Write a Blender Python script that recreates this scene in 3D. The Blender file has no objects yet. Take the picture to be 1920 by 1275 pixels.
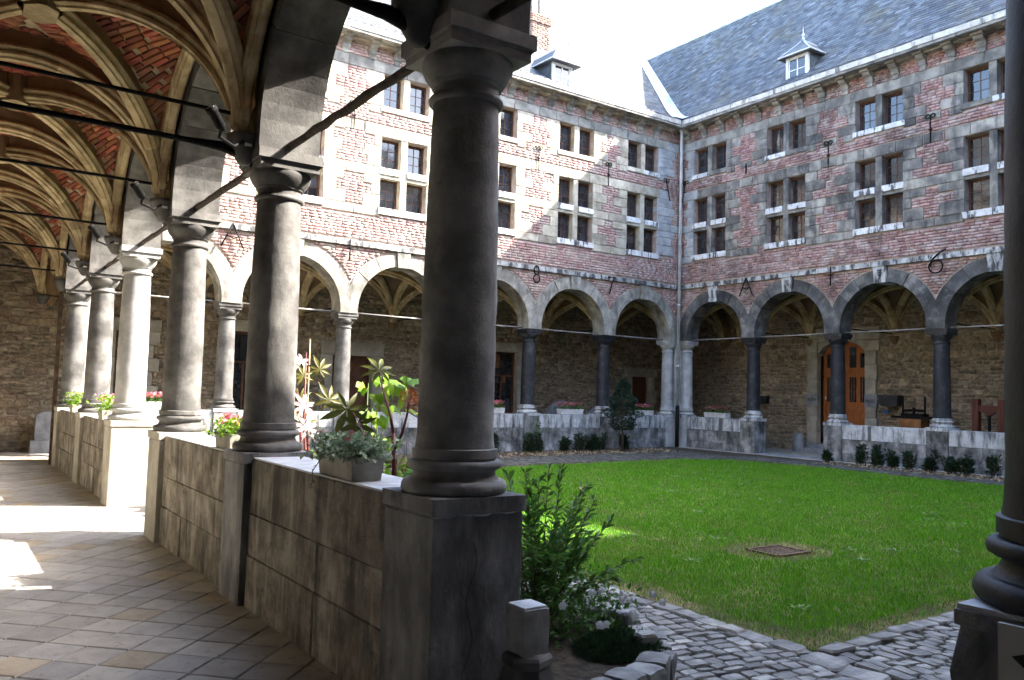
import bpy, math, random
import numpy as np
from mathutils import Matrix, Vector, noise as mnoise
random.seed(7); rng = np.random.default_rng(7)
scene = bpy.context.scene
COL = scene.collection
R = math.radians

# ------------------------------------------------------------------ camera
FPX = 1544.43; YAW, PITCH, ROLL = .6077, .0658, .0291
CAM = np.array([-2.1467, -1.6903, 1.6])
FW = np.array([math.sin(YAW)*math.cos(PITCH), math.cos(YAW)*math.cos(PITCH), math.sin(PITCH)])
_r = np.array([math.cos(YAW), -math.sin(YAW), 0.]); _u = np.cross(_r, FW)
RT = _r*math.cos(ROLL)+_u*math.sin(ROLL); UP = -_r*math.sin(ROLL)+_u*math.cos(ROLL)
cd = bpy.data.cameras.new('camera'); cam = bpy.data.objects.new('camera', cd); COL.objects.link(cam)
cd.sensor_fit = 'HORIZONTAL'; cd.sensor_width = 36; cd.lens = FPX/1920*36; cd.clip_start = .05; cd.clip_end = 500
m = Matrix.Identity(4)
for i in range(3):
    m[i][0], m[i][1], m[i][2], m[i][3] = RT[i], UP[i], -FW[i], CAM[i]
cam.matrix_world = m; scene.camera = cam

# ------------------------------------------------------------------ sky, sun, exposure
SUN = Vector((1.0, -.53, .96)).normalized()
w = bpy.data.worlds.new('World'); scene.world = w; w.use_nodes = True
nt = w.node_tree; nt.nodes.clear()
sk = nt.nodes.new('ShaderNodeTexSky'); sk.sky_type = 'NISHITA'; sk.sun_disc = False
sk.sun_elevation = math.asin(SUN.z); sk.sun_rotation = math.atan2(SUN.x, SUN.y)
sk.air_density = 1.0; sk.dust_density = 2.0; sk.ozone_density = 1.0
bg = nt.nodes.new('ShaderNodeBackground'); bg.inputs[1].default_value = .15
wo = nt.nodes.new('ShaderNodeOutputWorld')
nt.links.new(sk.outputs[0], bg.inputs[0]); nt.links.new(bg.outputs[0], wo.inputs[0])
sl = bpy.data.lights.new('sun', 'SUN'); sl.energy = 3.0; sl.angle = R(.53); sl.color = (1, .93, .82)
so = bpy.data.objects.new('sun', sl); COL.objects.link(so)
so.rotation_euler = SUN.to_track_quat('Z', 'Y').to_euler(); so.location = (30, -16, 40)
vs = scene.view_settings; vs.view_transform = 'Standard'; vs.look = 'None'; vs.exposure = 3.4; vs.gamma = 1
cy = scene.cycles
cy.max_bounces = 7; cy.diffuse_bounces = 4; cy.glossy_bounces = 3; cy.transmission_bounces = 3
cy.use_denoising = True; cy.use_adaptive_sampling = True; cy.adaptive_threshold = .03; cy.sample_clamp_indirect = 6; cy.caustics_reflective = False; cy.caustics_refractive = False

# ------------------------------------------------------------------ helpers
WM = {}
def link(o, parent=None):
    COL.objects.link(o)
    WM[o.name] = o.matrix_basis.copy()
    if parent is not None:
        o.parent = parent
        o.matrix_parent_inverse = WM[parent.name].inverted()
    return o
def tag(o, label, cat, group=None):
    o['label'] = label; o['category'] = cat
    if group: o['group'] = group
    return o
def thing(name, label, cat, loc=(0, 0, 0), group=None):
    o = bpy.data.objects.new(name, None); o.location = loc; o.empty_display_size = .1
    link(o); tag(o, label, cat, group); return o
def np_mesh(name, V, F, mats, rnd=None, smooth=False, midx=None):
    """V (n,3), F (m,k) all faces of k corners"""
    V = np.asarray(V, np.float32); F = np.asarray(F, np.int32)
    me = bpy.data.meshes.new(name); n, k = F.shape
    me.vertices.add(len(V)); me.vertices.foreach_set('co', V.ravel())
    me.loops.add(n*k); me.loops.foreach_set('vertex_index', F.ravel())
    me.polygons.add(n); me.polygons.foreach_set('loop_start', np.arange(0, n*k, k, dtype=np.int32))
    if smooth: me.polygons.foreach_set('use_smooth', np.ones(n, bool))
    for mt in (mats if isinstance(mats, (list, tuple)) else [mats]): me.materials.append(mt)
    if midx is not None: me.polygons.foreach_set('material_index', np.asarray(midx, np.int32))
    if rnd is not None:
        a = me.attributes.new('rnd', 'FLOAT', 'FACE'); a.data.foreach_set('value', np.asarray(rnd, np.float32))
    me.update(calc_edges=True); me.validate(); return me
def np_obj(name, V, F, mats, parent=None, **k):
    return link(bpy.data.objects.new(name, np_mesh(name, V, F, mats, **k)), parent)

class MB:
    def __init__(s): s.v = []; s.f = []; s.m = []; s.sm = []
    def add(s, vs, fs, mi=0, smooth=False):
        b = len(s.v); s.v += [tuple(map(float, p)) for p in vs]
        for f in fs: s.f.append(tuple(i+b for i in f)); s.m.append(mi); s.sm.append(smooth)
    def box(s, p0, p1, mi=0):
        (a, b, c), (d, e, f) = p0, p1
        s.add([(a,b,c),(d,b,c),(d,e,c),(a,e,c),(a,b,f),(d,b,f),(d,e,f),(a,e,f)],
              [(0,3,2,1),(4,5,6,7),(0,1,5,4),(1,2,6,5),(2,3,7,6),(3,0,4,7)], mi)
    def fbox(s, F, u0, u1, z0, z1, d0, d1, mi=0):
        q = [F.p(u, z, d) for d in (d0, d1) for u, z in ((u0, z0), (u1, z0), (u1, z1), (u0, z1))]
        s.add(q, [(0,3,2,1),(4,5,6,7),(0,1,5,4),(1,2,6,5),(2,3,7,6),(3,0,4,7)], mi)
    def prism(s, poly, z0, z1, tf=None, mi=0):
        """poly list of 2d, extruded between z0,z1; tf maps (a,b,c)->xyz"""
        n = len(poly); tf = tf or (lambda a, b, c: (a, b, c))
        s.add([tf(a, b, z0) for a, b in poly]+[tf(a, b, z1) for a, b in poly],
              [tuple(range(n-1, -1, -1)), tuple(range(n, 2*n))]+[(i, (i+1) % n, n+(i+1) % n, n+i) for i in range(n)], mi)
    def lathe(s, prof, c=(0, 0, 0), n=32, a0=0, a1=2*math.pi, mi=0, ox=None):
        full = abs(a1-a0-2*math.pi) < 1e-6; cnt = n if full else n+1
        if None in prof:
            k = prof.index(None); s.lathe(prof[:k], c, n, a0, a1, mi); s.lathe(prof[k+1:], c, n, a0, a1, mi); return
        vs = []
        for r, z in prof:
            for i in range(cnt):
                a = a0+(a1-a0)*i/n; vs.append((c[0]+r*math.cos(a), c[1]+r*math.sin(a), c[2]+z))
        fs = []
        for j in range(len(prof)-1):
            for i in range(n):
                i2 = (i+1) % cnt
                fs.append((j*cnt+i, j*cnt+i2, (j+1)*cnt+i2, (j+1)*cnt+i))
        s.add(vs, fs, mi, True)
    def tube(s, pts, r, n=8, mi=0, cap=True):
        pts = [Vector(p) for p in pts]; rs = r if isinstance(r, (list, tuple)) else [r]*len(pts)
        vs = []; prev = None
        for i, p in enumerate(pts):
            t = (pts[min(i+1, len(pts)-1)]-pts[max(i-1, 0)]).normalized()
            ref = prev if prev is not None else (Vector((0, 0, 1)) if abs(t.z) < .9 else Vector((1, 0, 0)))
            a = (ref-t*ref.dot(t)).normalized(); prev = a; b = t.cross(a)
            for k in range(n):
                an = 2*math.pi*k/n; vs.append(p+a*math.cos(an)*rs[i]+b*math.sin(an)*rs[i])
        fs = [(i*n+k, i*n+(k+1) % n, (i+1)*n+(k+1) % n, (i+1)*n+k) for i in range(len(pts)-1) for k in range(n)]
        if cap: fs += [tuple(range(n-1, -1, -1)), tuple(range((len(pts)-1)*n, len(pts)*n))]
        s.add(vs, fs, mi, True)
    def mesh(s, name, mats):
        me = bpy.data.meshes.new(name); me.from_pydata(s.v, [], s.f)
        for mt in (mats if isinstance(mats, (list, tuple)) else [mats]): me.materials.append(mt)
        me.polygons.foreach_set('material_index', s.m); me.polygons.foreach_set('use_smooth', s.sm)
        me.update(); return me
    def build(s, name, mats, parent=None):
        return link(bpy.data.objects.new(name, s.mesh(name, mats)), parent)

class Frame:
    def __init__(s, o, U, N): s.o = np.array(o, float); s.U = np.array(U, float); s.N = np.array(N, float); s.Z = np.array([0, 0, 1.])
    def p(s, u, z, d): return s.o+s.U*u+s.Z*z+s.N*d
    def mat(s, u, z, d, su, sz, sd, rot=0):
        c, n = math.cos(rot), math.sin(rot); U = s.U*c+s.Z*n; Z = -s.U*n+s.Z*c
        return basis(s.p(u, z, d), U*su, Z*sz, s.N*sd)
def basis(o, a, b, c):
    M = np.eye(4); M[:3, 0] = a; M[:3, 1] = b; M[:3, 2] = c; M[:3, 3] = o; return M

# piece templates: unit solids centred on the origin, +z is the showing face
TPL = {}
def t_front(cx, cy, cz, jit, seed):
    g = np.random.default_rng(seed); h = .5
    V = [(-h,-h,-h),(h,-h,-h),(h,h,-h),(-h,h,-h),(-h,-h,h-cz),(h,-h,h-cz),(h,h,h-cz),(-h,h,h-cz),
         (-h+cx,-h+cy,h),(h-cx,-h+cy,h),(h-cx,h-cy,h),(-h+cx,h-cy,h)]
    V = np.array(V); J = g.uniform(-jit, jit, (4, 3)); J[:, 2] *= .5
    V[4:8] += J*[1, 1, .4]; V[8:12] += J+g.uniform(-jit, jit, (4, 3))*.5; V[:4] += J*[1, 1, 0]
    F = [(0,1,5,4),(1,2,6,5),(2,3,7,6),(3,0,4,7),(4,5,9,8),(5,6,10,9),(6,7,11,10),(7,4,8,11),(8,9,10,11)]
    return V, np.array(F)
def t_full(c, jit, seed, cy=None, cz=None):
    g = np.random.default_rng(seed); cx = c; cy = cy or c; cz = cz or c; h = .5
    V = []
    for sx in (-1, 1):
        for sy in (-1, 1):
            for sz in (-1, 1):
                j = g.uniform(-jit, jit, 3)
                V += [np.array([sx*h, sy*(h-cy), sz*(h-cz)])+j, np.array([sx*(h-cx), sy*h, sz*(h-cz)])+j, np.array([sx*(h-cx), sy*(h-cy), sz*h])+j]
    ix = lambda a, b, c_, k: ((a*2+b)*2+c_)*3+k
    F = []
    for s_, k in ((0, 0), (1, 0)):
        F.append([ix(s_, 0, 0, 0), ix(s_, 1, 0, 0), ix(s_, 1, 1, 0), ix(s_, 0, 1, 0)] if s_ else [ix(s_, 0, 0, 0), ix(s_, 0, 1, 0), ix(s_, 1, 1, 0), ix(s_, 1, 0, 0)])
        F.append([ix(0, s_, 0, 1), ix(0, s_, 1, 1), ix(1, s_, 1, 1), ix(1, s_, 0, 1)] if s_ else [ix(0, s_, 0, 1), ix(1, s_, 0, 1), ix(1, s_, 1, 1), ix(0, s_, 1, 1)])
        F.append([ix(0, 0, s_, 2), ix(1, 0, s_, 2), ix(1, 1, s_, 2), ix(0, 1, s_, 2)] if s_ else [ix(0, 0, s_, 2), ix(0, 1, s_, 2), ix(1, 1, s_, 2), ix(1, 0, s_, 2)])
    for a in (0, 1):
        for b in (0, 1):
            F.append([ix(a, b, 0, 0), ix(a, b, 1, 0), ix(a, b, 1, 1), ix(a, b, 0, 1)])
            F.append([ix(a, 0, b, 0), ix(a, 1, b, 0), ix(a, 1, b, 2), ix(a, 0, b, 2)])
            F.append([ix(0, a, b, 1), ix(1, a, b, 1), ix(1, a, b, 2), ix(0, a, b, 2)])
    for a in (0, 1):
        for b in (0, 1):
            for c_ in (0, 1): F.append([ix(a, b, c_, 0), ix(a, b, c_, 1), ix(a, b, c_, 2), ix(a, b, c_, 2)])
    F = [tuple(f) for f in F]
    return np.array(V), np.array(F)
def t_round(seed, jit=.07, k=.62, flat=.8, cz=.3):
    g = np.random.default_rng(seed); ring = []
    for q in range(8):
        px, py = ((.5, .5-k), (.5-k, .5), (k-.5, .5), (-.5, .5-k), (-.5, k-.5), (k-.5, -.5), (.5-k, -.5), (.5, k-.5))[q]
        ring.append((px+g.uniform(-jit, jit), py+g.uniform(-jit, jit)))
    ring = np.array(ring); z = g.uniform(-.05, .05, 8)
    V = np.concatenate([np.c_[ring, np.full(8, -.5)], np.c_[ring, .5-cz+z], np.c_[ring*flat, .5+z*1.6]])
    F = [(q, (q+1) % 8, 8+(q+1) % 8, 8+q) for q in range(8)]+[(8+q, 8+(q+1) % 8, 16+(q+1) % 8, 16+q) for q in range(8)]+[(16, 17, 18, 19), (16, 19, 20, 23), (20, 21, 22, 23)]
    return V, np.array(F)
for i in range(5):
    TPL['stone%d' % i] = t_front(.015, .03, .03, .012, i)
    TPL['brick%d' % i] = t_front(.03, .1, .12, .035, 20+i)
    TPL['rubble%d' % i] = t_round(40+i, .07, .17, .88, .16)
    TPL['cobble%d' % i] = t_round(60+i, .035, .12, .9, .16)
    TPL['tile%d' % i] = t_front(.018, .018, .2, .012, 80+i)
    TPL['slate%d' % i] = t_front(.03, .03, .02, .03, 100+i)
    TPL['block%d' % i] = t_full(.006, .003, 120+i, .012, .02)
    TPL['vbrick%d' % i] = t_front(.035, .1, .25, .04, 140+i)
_tm = {}
def tpl_mesh(key, mat):
    k = (key, mat.name)
    if k not in _tm:
        V, F = TPL[key]; me = bpy.data.meshes.new(key)
        fs = [tuple(dict.fromkeys(map(int, f))) for f in F]
        me.from_pydata([tuple(v) for v in V], [], fs); me.materials.append(mat); me.update(); _tm[k] = me
    return _tm[k]
def shown(M):
    p = M[:3, 3]; d = p-CAM; z = d@FW
    if z < .2: return 0
    x = 960+FPX*(d@RT)/z; y = 637.5-FPX*(d@UP)/z
    if not (-60 < x < 1980 and -60 < y < 1335): return 0
    e = [abs(M[:3, i]) for i in range(3)]
    a = [np.hypot(M[:3, i]@RT, M[:3, i]@UP) for i in range(2)]
    nz = abs((M[:3, 2]/np.linalg.norm(M[:3, 2]))@(d/np.linalg.norm(d)))+.05
    return FPX/z*math.sqrt(a[0]*a[1]*nz+1e-9)
class Pieces:
    def __init__(s): s.l = []
    def add(s, kind, M): s.l.append((kind+str(rng.integers(5)), M))
    def flush(s, name, mat, parent, limit=300, stuff='', minpx=7.):
        sc = np.array([shown(M) for k, M in s.l]); order = np.argsort(-sc)
        top = [i for i in order[:limit] if sc[i] > minpx] if stuff else list(order)
        ts = set(top)
        for i in top:
            k, M = s.l[i]; o = bpy.data.objects.new(name, tpl_mesh(k, mat)); o.matrix_basis = Matrix(M.tolist()); link(o, parent)
        rest = [i for i in range(len(s.l)) if i not in ts]
        if rest:
            Vs, Fs, Rn, b = [], [], [], 0
            for i in rest:
                k, M = s.l[i]; V, F = TPL[k]
                Vs.append(V@M[:3, :3].T+M[:3, 3]); Fs.append(F+b); b += len(V); Rn.append(np.full(len(F), rng.random()))
            o = np_obj(stuff, np.concatenate(Vs), np.concatenate(Fs), mat, parent, rnd=np.concatenate(Rn)); o['kind'] = 'stuff'
        return s

# ------------------------------------------------------------------ materials
def mat(name, ramp, scale=3., rough=.85, var=.15, hue=0., pal=None, palmix=0., bump=.3, bscale=25., bdist=.01, streak=None, spots=None, spec=.3, stretch=(1, 1, 1), trans=0., metal=0., detail=6., streak2=None, joint=None):
    mt = bpy.data.materials.new(name); mt.use_nodes = True; n = mt.node_tree; n.nodes.clear(); L = n.links.new
    def N(t, **k):
        x = n.nodes.new(t)
        for a, b in k.items(): setattr(x, a, b)
        return x
    out = N('ShaderNodeOutputMaterial'); bs = N('ShaderNodeBsdfPrincipled')
    bs.inputs['Roughness'].default_value = rough; bs.inputs['Specular IOR Level'].default_value = spec; bs.inputs['Metallic'].default_value = metal
    geo = N('ShaderNodeNewGeometry'); oi = N('ShaderNodeObjectInfo'); at = N('ShaderNodeAttribute', attribute_name='rnd')
    ad = N('ShaderNodeMath', operation='ADD'); L(at.outputs['Fac'], ad.inputs[0]); L(oi.outputs['Random'], ad.inputs[1])
    fr = N('ShaderNodeMath', operation='FRACT'); L(ad.outputs[0], fr.inputs[0])
    mp = N('ShaderNodeMapping'); L(geo.outputs['Position'], mp.inputs[0]); mp.inputs['Scale'].default_value = stretch
    # offset noise per piece so that neighbours differ
    of = N('ShaderNodeVectorMath', operation='SCALE'); of.inputs[0].default_value = (7.3, 3.1, 5.7); L(fr.outputs[0], of.inputs['Scale'])
    va = N('ShaderNodeVectorMath', operation='ADD'); L(mp.outputs[0], va.inputs[0]); L(of.outputs[0], va.inputs[1])
    def noise(sc, vec, det=detail, ro=.6):
        x = N('ShaderNodeTexNoise'); x.inputs['Scale'].default_value = sc; x.inputs['Detail'].default_value = det; x.inputs['Roughness'].default_value = ro
        L(vec, x.inputs['Vector']); return x
    def rampn(st, fac):
        x = N('ShaderNodeValToRGB'); e = x.color_ramp.elements
        while len(e) < len(st): e.new(.5)
        for i, (p, c) in enumerate(st): e[i].position = p; e[i].color = (c[0], c[1], c[2], 1)
        L(fac, x.inputs[0]); return x
    def mix(fac, a, b, mode='MIX'):
        x = N('ShaderNodeMix', data_type='RGBA', blend_type=mode)
        if isinstance(fac, float): x.inputs[0].default_value = fac
        else: L(fac, x.inputs[0])
        for inp, v in ((x.inputs[6], a), (x.inputs[7], b)):
            if isinstance(v, tuple): inp.default_value = (*v, 1)
            else: L(v, inp)
        return x.outputs[2]
    if bump: ramp = [(.5+(p-.5)*.55, c) for p, c in ramp]
    col = rampn(ramp, noise(scale, va.outputs[0]).outputs['Fac']).outputs[0]
    if pal:
        pr = rampn([(i/len(pal), c) for i, c in enumerate(pal)], fr.outputs[0]); pr.color_ramp.interpolation = 'CONSTANT'
        col = mix(palmix, col, pr.outputs[0])
    for stx in (streak, streak2):
        if stx:
            c, lo, hi, sc, zs, amt = stx
            m2 = N('ShaderNodeMapping'); m2.inputs['Scale'].default_value = (sc, sc, sc*zs); L(geo.outputs['Position'], m2.inputs[0])
            nn = noise(1., m2.outputs[0], 5., .65)
            mr = N('ShaderNodeMapRange'); mr.inputs[1].default_value = lo; mr.inputs[2].default_value = hi; mr.inputs[4].default_value = amt; L(nn.outputs['Fac'], mr.inputs[0])
            col = mix(mr.outputs[0], col, c)
    if spots:
        c, lo, hi, sc, amt = spots
        nn = noise(sc, geo.outputs['Position'], 4., .7)
        mr = N('ShaderNodeMapRange'); mr.inputs[1].default_value = lo; mr.inputs[2].default_value = hi; mr.inputs[4].default_value = amt; L(nn.outputs['Fac'], mr.inputs[0])
        col = mix(mr.outputs[0], col, c)
    if var or hue:
        hs = N('ShaderNodeHueSaturation'); mv = N('ShaderNodeMapRange'); mv.inputs[3].default_value = 1-var; mv.inputs[4].default_value = 1+var
        f2 = N('ShaderNodeMath', operation='MULTIPLY'); f2.inputs[1].default_value = 17.7; L(fr.outputs[0], f2.inputs[0])
        f3 = N('ShaderNodeMath', operation='FRACT'); L(f2.outputs[0], f3.inputs[0])
        L(f3.outputs[0], mv.inputs[0]); L(mv.outputs[0], hs.inputs['Value'])
        if hue:
            mh = N('ShaderNodeMapRange'); mh.inputs[3].default_value = .5-hue; mh.inputs[4].default_value = .5+hue; L(fr.outputs[0], mh.inputs[0]); L(mh.outputs[0], hs.inputs['Hue'])
        L(col, hs.inputs['Color']); col = hs.outputs[0]
    L(col, bs.inputs['Base Color'])
    if bump:
        nb = noise(bscale, va.outputs[0], 8., .7); bp = N('ShaderNodeBump'); bp.inputs['Strength'].default_value = bump; bp.inputs['Distance'].default_value = bdist
        L(nb.outputs['Fac'], bp.inputs['Height']); L(bp.outputs[0], bs.inputs['Normal'])
    if trans:
        tr = N('ShaderNodeBsdfTranslucent'); L(col, tr.inputs[0]); ms = N('ShaderNodeMixShader'); ms.inputs[0].default_value = trans
        L(bs.outputs[0], ms.inputs[1]); L(tr.outputs[0], ms.inputs[2]); L(ms.outputs[0], out.inputs[0])
    else: L(bs.outputs[0], out.inputs[0])
    return mt
K = {}
SOOT = (.035, .035, .038)
K['brick'] = mat('facade_brick', [(.3, (.33, .19, .172)), (.5, (.42, .265, .242)), (.7, (.5, .355, .325))], 5, .9, .14, .01, bump=.5, bscale=60, streak=((.5, .44, .385), .44, .62, 2.6, 1.4, .75), streak2=(SOOT, .54, .76, 1.1, .55, .4))
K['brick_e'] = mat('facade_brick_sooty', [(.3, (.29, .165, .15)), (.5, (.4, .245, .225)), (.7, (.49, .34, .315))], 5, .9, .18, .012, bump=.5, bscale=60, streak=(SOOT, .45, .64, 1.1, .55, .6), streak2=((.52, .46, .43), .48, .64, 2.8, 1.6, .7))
K['mortar'] = mat('lime_mortar', [(.3, (.3, .24, .205)), (.7, (.42, .35, .305))], 6, .95, 0, bump=.5, bscale=80)
K['lime'] = mat('pale_limestone', [(.25, (.3, .265, .2)), (.5, (.44, .4, .315)), (.75, (.55, .51, .42))], 3, .85, .2, .012, bump=.6, bscale=24, bdist=.02, streak=((.09, .085, .075), .57, .78, 2.2, .35, .6), spots=((.16, .14, .1), .55, .7, 9, .55), streak2=((.1, .098, .09), .5, .7, 1.1, .55, .5))
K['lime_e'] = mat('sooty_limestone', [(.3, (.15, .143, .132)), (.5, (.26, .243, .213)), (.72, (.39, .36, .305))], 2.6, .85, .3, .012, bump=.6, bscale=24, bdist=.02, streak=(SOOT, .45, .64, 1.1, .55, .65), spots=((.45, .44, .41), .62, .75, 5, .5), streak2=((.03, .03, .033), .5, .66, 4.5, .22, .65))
K['lime_grey'] = mat('restored_grey_stone', [(.3, (.27, .275, .285)), (.5, (.36, .365, .37)), (.75, (.46, .46, .455))], 3., .85, .12, bump=.4, bscale=30, streak=((.1, .1, .1), .6, .78, 2., .3, .5))
K['lime_band'] = mat('dark_band_stone', [(.3, (.17, .165, .15)), (.55, (.27, .26, .235)), (.8, (.36, .345, .3))], 3., .85, .2, bump=.5, bscale=30, streak=(SOOT, .52, .72, 2., .4, .6))
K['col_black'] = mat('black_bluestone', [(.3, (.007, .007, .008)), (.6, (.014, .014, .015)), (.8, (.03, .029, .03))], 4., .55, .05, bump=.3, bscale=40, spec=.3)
K['col_near'] = mat('grey_weathered_bluestone', [(.3, (.17, .168, .165)), (.5, (.27, .265, .258)), (.75, (.39, .38, .365))], 3, .75, .05, bump=.45, bscale=38, bdist=.014, streak=((.45, .44, .42), .6, .78, 4., .15, .4), streak2=((.06, .06, .06), .55, .74, 3., .15, .6), spots=((.07, .07, .07), .66, .74, 14., .6))
K['worn'] = mat('sky_pale_stone', [(.3, (.4, .41, .42)), (.7, (.58, .59, .6))], 6., .6, .05, bump=.4, bscale=50, spots=((.14, .14, .14), .6, .74, 6., .5), spec=.4)  # paleness is sky light painted onto wall tops; stub top and bead share it
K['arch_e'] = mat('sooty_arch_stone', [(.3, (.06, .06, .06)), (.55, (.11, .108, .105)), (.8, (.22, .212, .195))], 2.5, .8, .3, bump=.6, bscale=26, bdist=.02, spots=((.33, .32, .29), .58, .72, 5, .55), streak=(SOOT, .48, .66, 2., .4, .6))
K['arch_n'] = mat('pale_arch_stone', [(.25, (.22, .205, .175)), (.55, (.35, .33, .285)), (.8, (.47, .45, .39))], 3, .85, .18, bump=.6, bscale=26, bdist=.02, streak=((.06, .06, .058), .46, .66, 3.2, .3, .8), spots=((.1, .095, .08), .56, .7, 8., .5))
K['white_stone'] = mat('whitened_sill_stone', [(.3, (.55, .55, .54)), (.7, (.78, .78, .77))], 4, .8, .08, bump=.3, bscale=40, streak=((.05, .05, .052), .54, .6, 7., .3, .9))
K['string'] = mat('string_course_stone', [(.3, (.34, .34, .33)), (.7, (.58, .58, .56))], 4, .8, .15, bump=.3, bscale=40, streak=((.04, .04, .042), .47, .57, 6., .35, .92))
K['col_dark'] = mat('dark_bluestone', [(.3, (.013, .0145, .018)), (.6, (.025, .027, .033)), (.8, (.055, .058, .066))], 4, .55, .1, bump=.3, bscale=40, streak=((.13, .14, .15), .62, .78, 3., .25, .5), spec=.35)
K['col_w'] = mat('weathered_bluestone', [(.3, (.06, .057, .054)), (.5, (.105, .1, .095)), (.75, (.175, .17, .16))], 3, .72, .07, bump=.35, bscale=42, bdist=.012, streak=((.26, .25, .235), .6, .78, 4., .15, .45), streak2=(SOOT, .54, .73, 3., .2, .6))
K['col_pale'] = mat('pale_bluestone', [(.3, (.3, .3, .295)), (.7, (.46, .46, .45))], 3, .8, .06, bump=.4, bscale=40, streak=((.12, .12, .12), .55, .8, 3., .2, .5))
K['block'] = mat('dwarf_wall_block', [(.3, (.14, .12, .095)), (.55, (.25, .22, .178)), (.8, (.37, .335, .275))], 4., .85, .16, bump=.9, bscale=34, bdist=.018, streak=((.45, .42, .36), .56, .68, 13., .07, .7), streak2=((.035, .032, .028), .47, .64, 4., .3, .8), spots=((.045, .04, .034), .56, .7, 7., .65))
K['pedestal'] = mat('tooled_bluestone', [(.3, (.15, .15, .155)), (.55, (.25, .25, .254)), (.8, (.37, .367, .36))], 5., .8, .07, bump=1., bscale=48, bdist=.016, stretch=(1, 1, .5), streak=(SOOT, .5, .68, 3., .25, .7), spots=((.05, .05, .05), .6, .72, 10., .5))
K['block_e'] = mat('stained_dwarf_wall', [(.3, (.15, .15, .147)), (.55, (.27, .27, .265)), (.8, (.42, .42, .41))], 3., .85, .2, bump=.6, bscale=30, streak=((.025, .026, .028), .42, .66, 3.6, .45, .92), streak2=((.2, .22, .12), .56, .72, 2.5, 2., .45), spots=((.5, .5, .49), .6, .7, 9., .5))
K['coping'] = mat('whitened_coping', [(.3, (.4, .41, .41)), (.7, (.58, .59, .6))], 4., .8, .14, bump=.5, bscale=40, streak=((.03, .03, .033), .46, .62, 6.5, .18, .85), streak2=((.18, .19, .13), .52, .7, 5., 2.5, .5))
K['rib'] = mat('ochre_rib_stone', [(.3, (.3, .225, .12)), (.55, (.43, .34, .2)), (.8, (.52, .43, .27))], 5., .85, .2, bump=.5, bscale=40, spots=((.14, .1, .06), .58, .72, 8., .5))
K['rib_web'] = mat('brown_rib_web', [(.3, (.15, .095, .05)), (.7, (.22, .145, .08))], 3., .9, .06, bump=.3, bscale=50)
K['vbrick'] = mat('vault_brick', [(.3, (.24, .08, .048)), (.55, (.38, .13, .075)), (.8, (.48, .2, .11))], 7., .9, .3, .015, pal=[(.3, .085, .05), (.34, .1, .055), (.22, .06, .05), (.4, .16, .07), (.27, .075, .045), (.17, .07, .055)], palmix=.55, bump=.7, bscale=60)
K['vmortar'] = mat('vault_mortar', [(.3, (.34, .27, .17)), (.7, (.46, .38, .26))], 8., .95, 0, bump=.5, bscale=60)
K['plaster'] = mat('vault_plaster', [(.3, (.2, .14, .09)), (.7, (.3, .2, .13))], 3., .95, 0, bump=.3, bscale=40)
K['inner'] = mat('grey_inner_stone', [(.3, (.26, .245, .205)), (.7, (.38, .36, .31))], 3., .85, .1, bump=.5, bscale=40, streak=((.09, .085, .075), .58, .8, 2., .3, .5))
K['tile'] = mat('floor_tile', [(.3, (.25, .23, .2)), (.55, (.37, .342, .3)), (.8, (.46, .43, .38))], 5., .6, .14, pal=[(.38, .352, .31), (.33, .315, .295), (.41, .372, .315), (.35, .322, .28), (.38, .295, .175), (.37, .342, .3), (.36, .332, .29), (.32, .305, .285), (.4, .368, .32), (.34, .318, .285)], palmix=.6, bump=.5, bscale=26, spots=((.1, .09, .078), .58, .7, 11., .65), spec=.35)
K['joint'] = mat('dark_tile_joint', [(.3, (.035, .032, .03)), (.7, (.07, .063, .055))], 9., .95, 0, bump=.4)
K['rubble'] = mat('rubble_stone', [(.28, (.15, .118, .085)), (.5, (.28, .225, .16)), (.75, (.43, .36, .265))], 7., .92, .32, .015, pal=[(.31, .245, .165), (.25, .21, .155), (.36, .28, .185), (.22, .195, .16), (.29, .2, .13), (.4, .335, .25)], palmix=.4, bump=1., bscale=26, bdist=.04, spots=((.07, .058, .045), .54, .66, 12., .7))
K['rmortar'] = mat('rubble_mortar', [(.3, (.25, .21, .16)), (.7, (.4, .35, .275))], 9., .95, 0, bump=1., bscale=40, bdist=.03, spots=((.07, .058, .045), .56, .68, 11., .6))
K['slate'] = mat('roof_slate', [(.3, (.062, .068, .076)), (.55, (.1, .108, .117)), (.8, (.155, .162, .168))], 1.2, .62, .4, .014, bump=.35, bscale=30, spots=((.1, .088, .055), .48, .66, 1.1, .7), spec=.3)
K['underlay'] = mat('roof_underlay', [(.3, (.05, .055, .065)), (.7, (.08, .085, .095))], 3., .8, 0, bump=0)
K['zinc'] = mat('zinc_sheet', [(.3, (.45, .47, .5)), (.7, (.62, .64, .67))], 3., .45, .1, bump=.15, spec=.5, metal=.35, streak=((.12, .12, .12), .58, .75, 3., .3, .4))
K['white_paint'] = mat('white_paint', [(.3, (.66, .66, .65)), (.7, (.78, .78, .77))], 5., .5, .05, bump=.1)
K['gutter_e'] = mat('cream_gutter_paint', [(.3, (.5, .46, .4)), (.7, (.68, .64, .58))], 5., .6, .1, bump=.2, streak=((.09, .08, .07), .56, .64, 7., .2, .8))
K['gutter_n'] = mat('gutter_stone', [(.3, (.3, .29, .27)), (.7, (.46, .45, .42))], 5., .7, .14, bump=.3, streak=((.09, .09, .09), .54, .7, 5., .3, .5))
K['frame'] = mat('brown_window_wood', [(.3, (.07, .03, .018)), (.7, (.12, .05, .028))], 8., .5, .15, bump=.2)
def glass():
    g = mat('window_glass', [(.3, (.012, .014, .018)), (.7, (.03, .034, .04))], 2., .06, .3, bump=.04, bscale=4., bdist=.02, spec=.8)
    return g
K['glass'] = glass()
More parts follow.
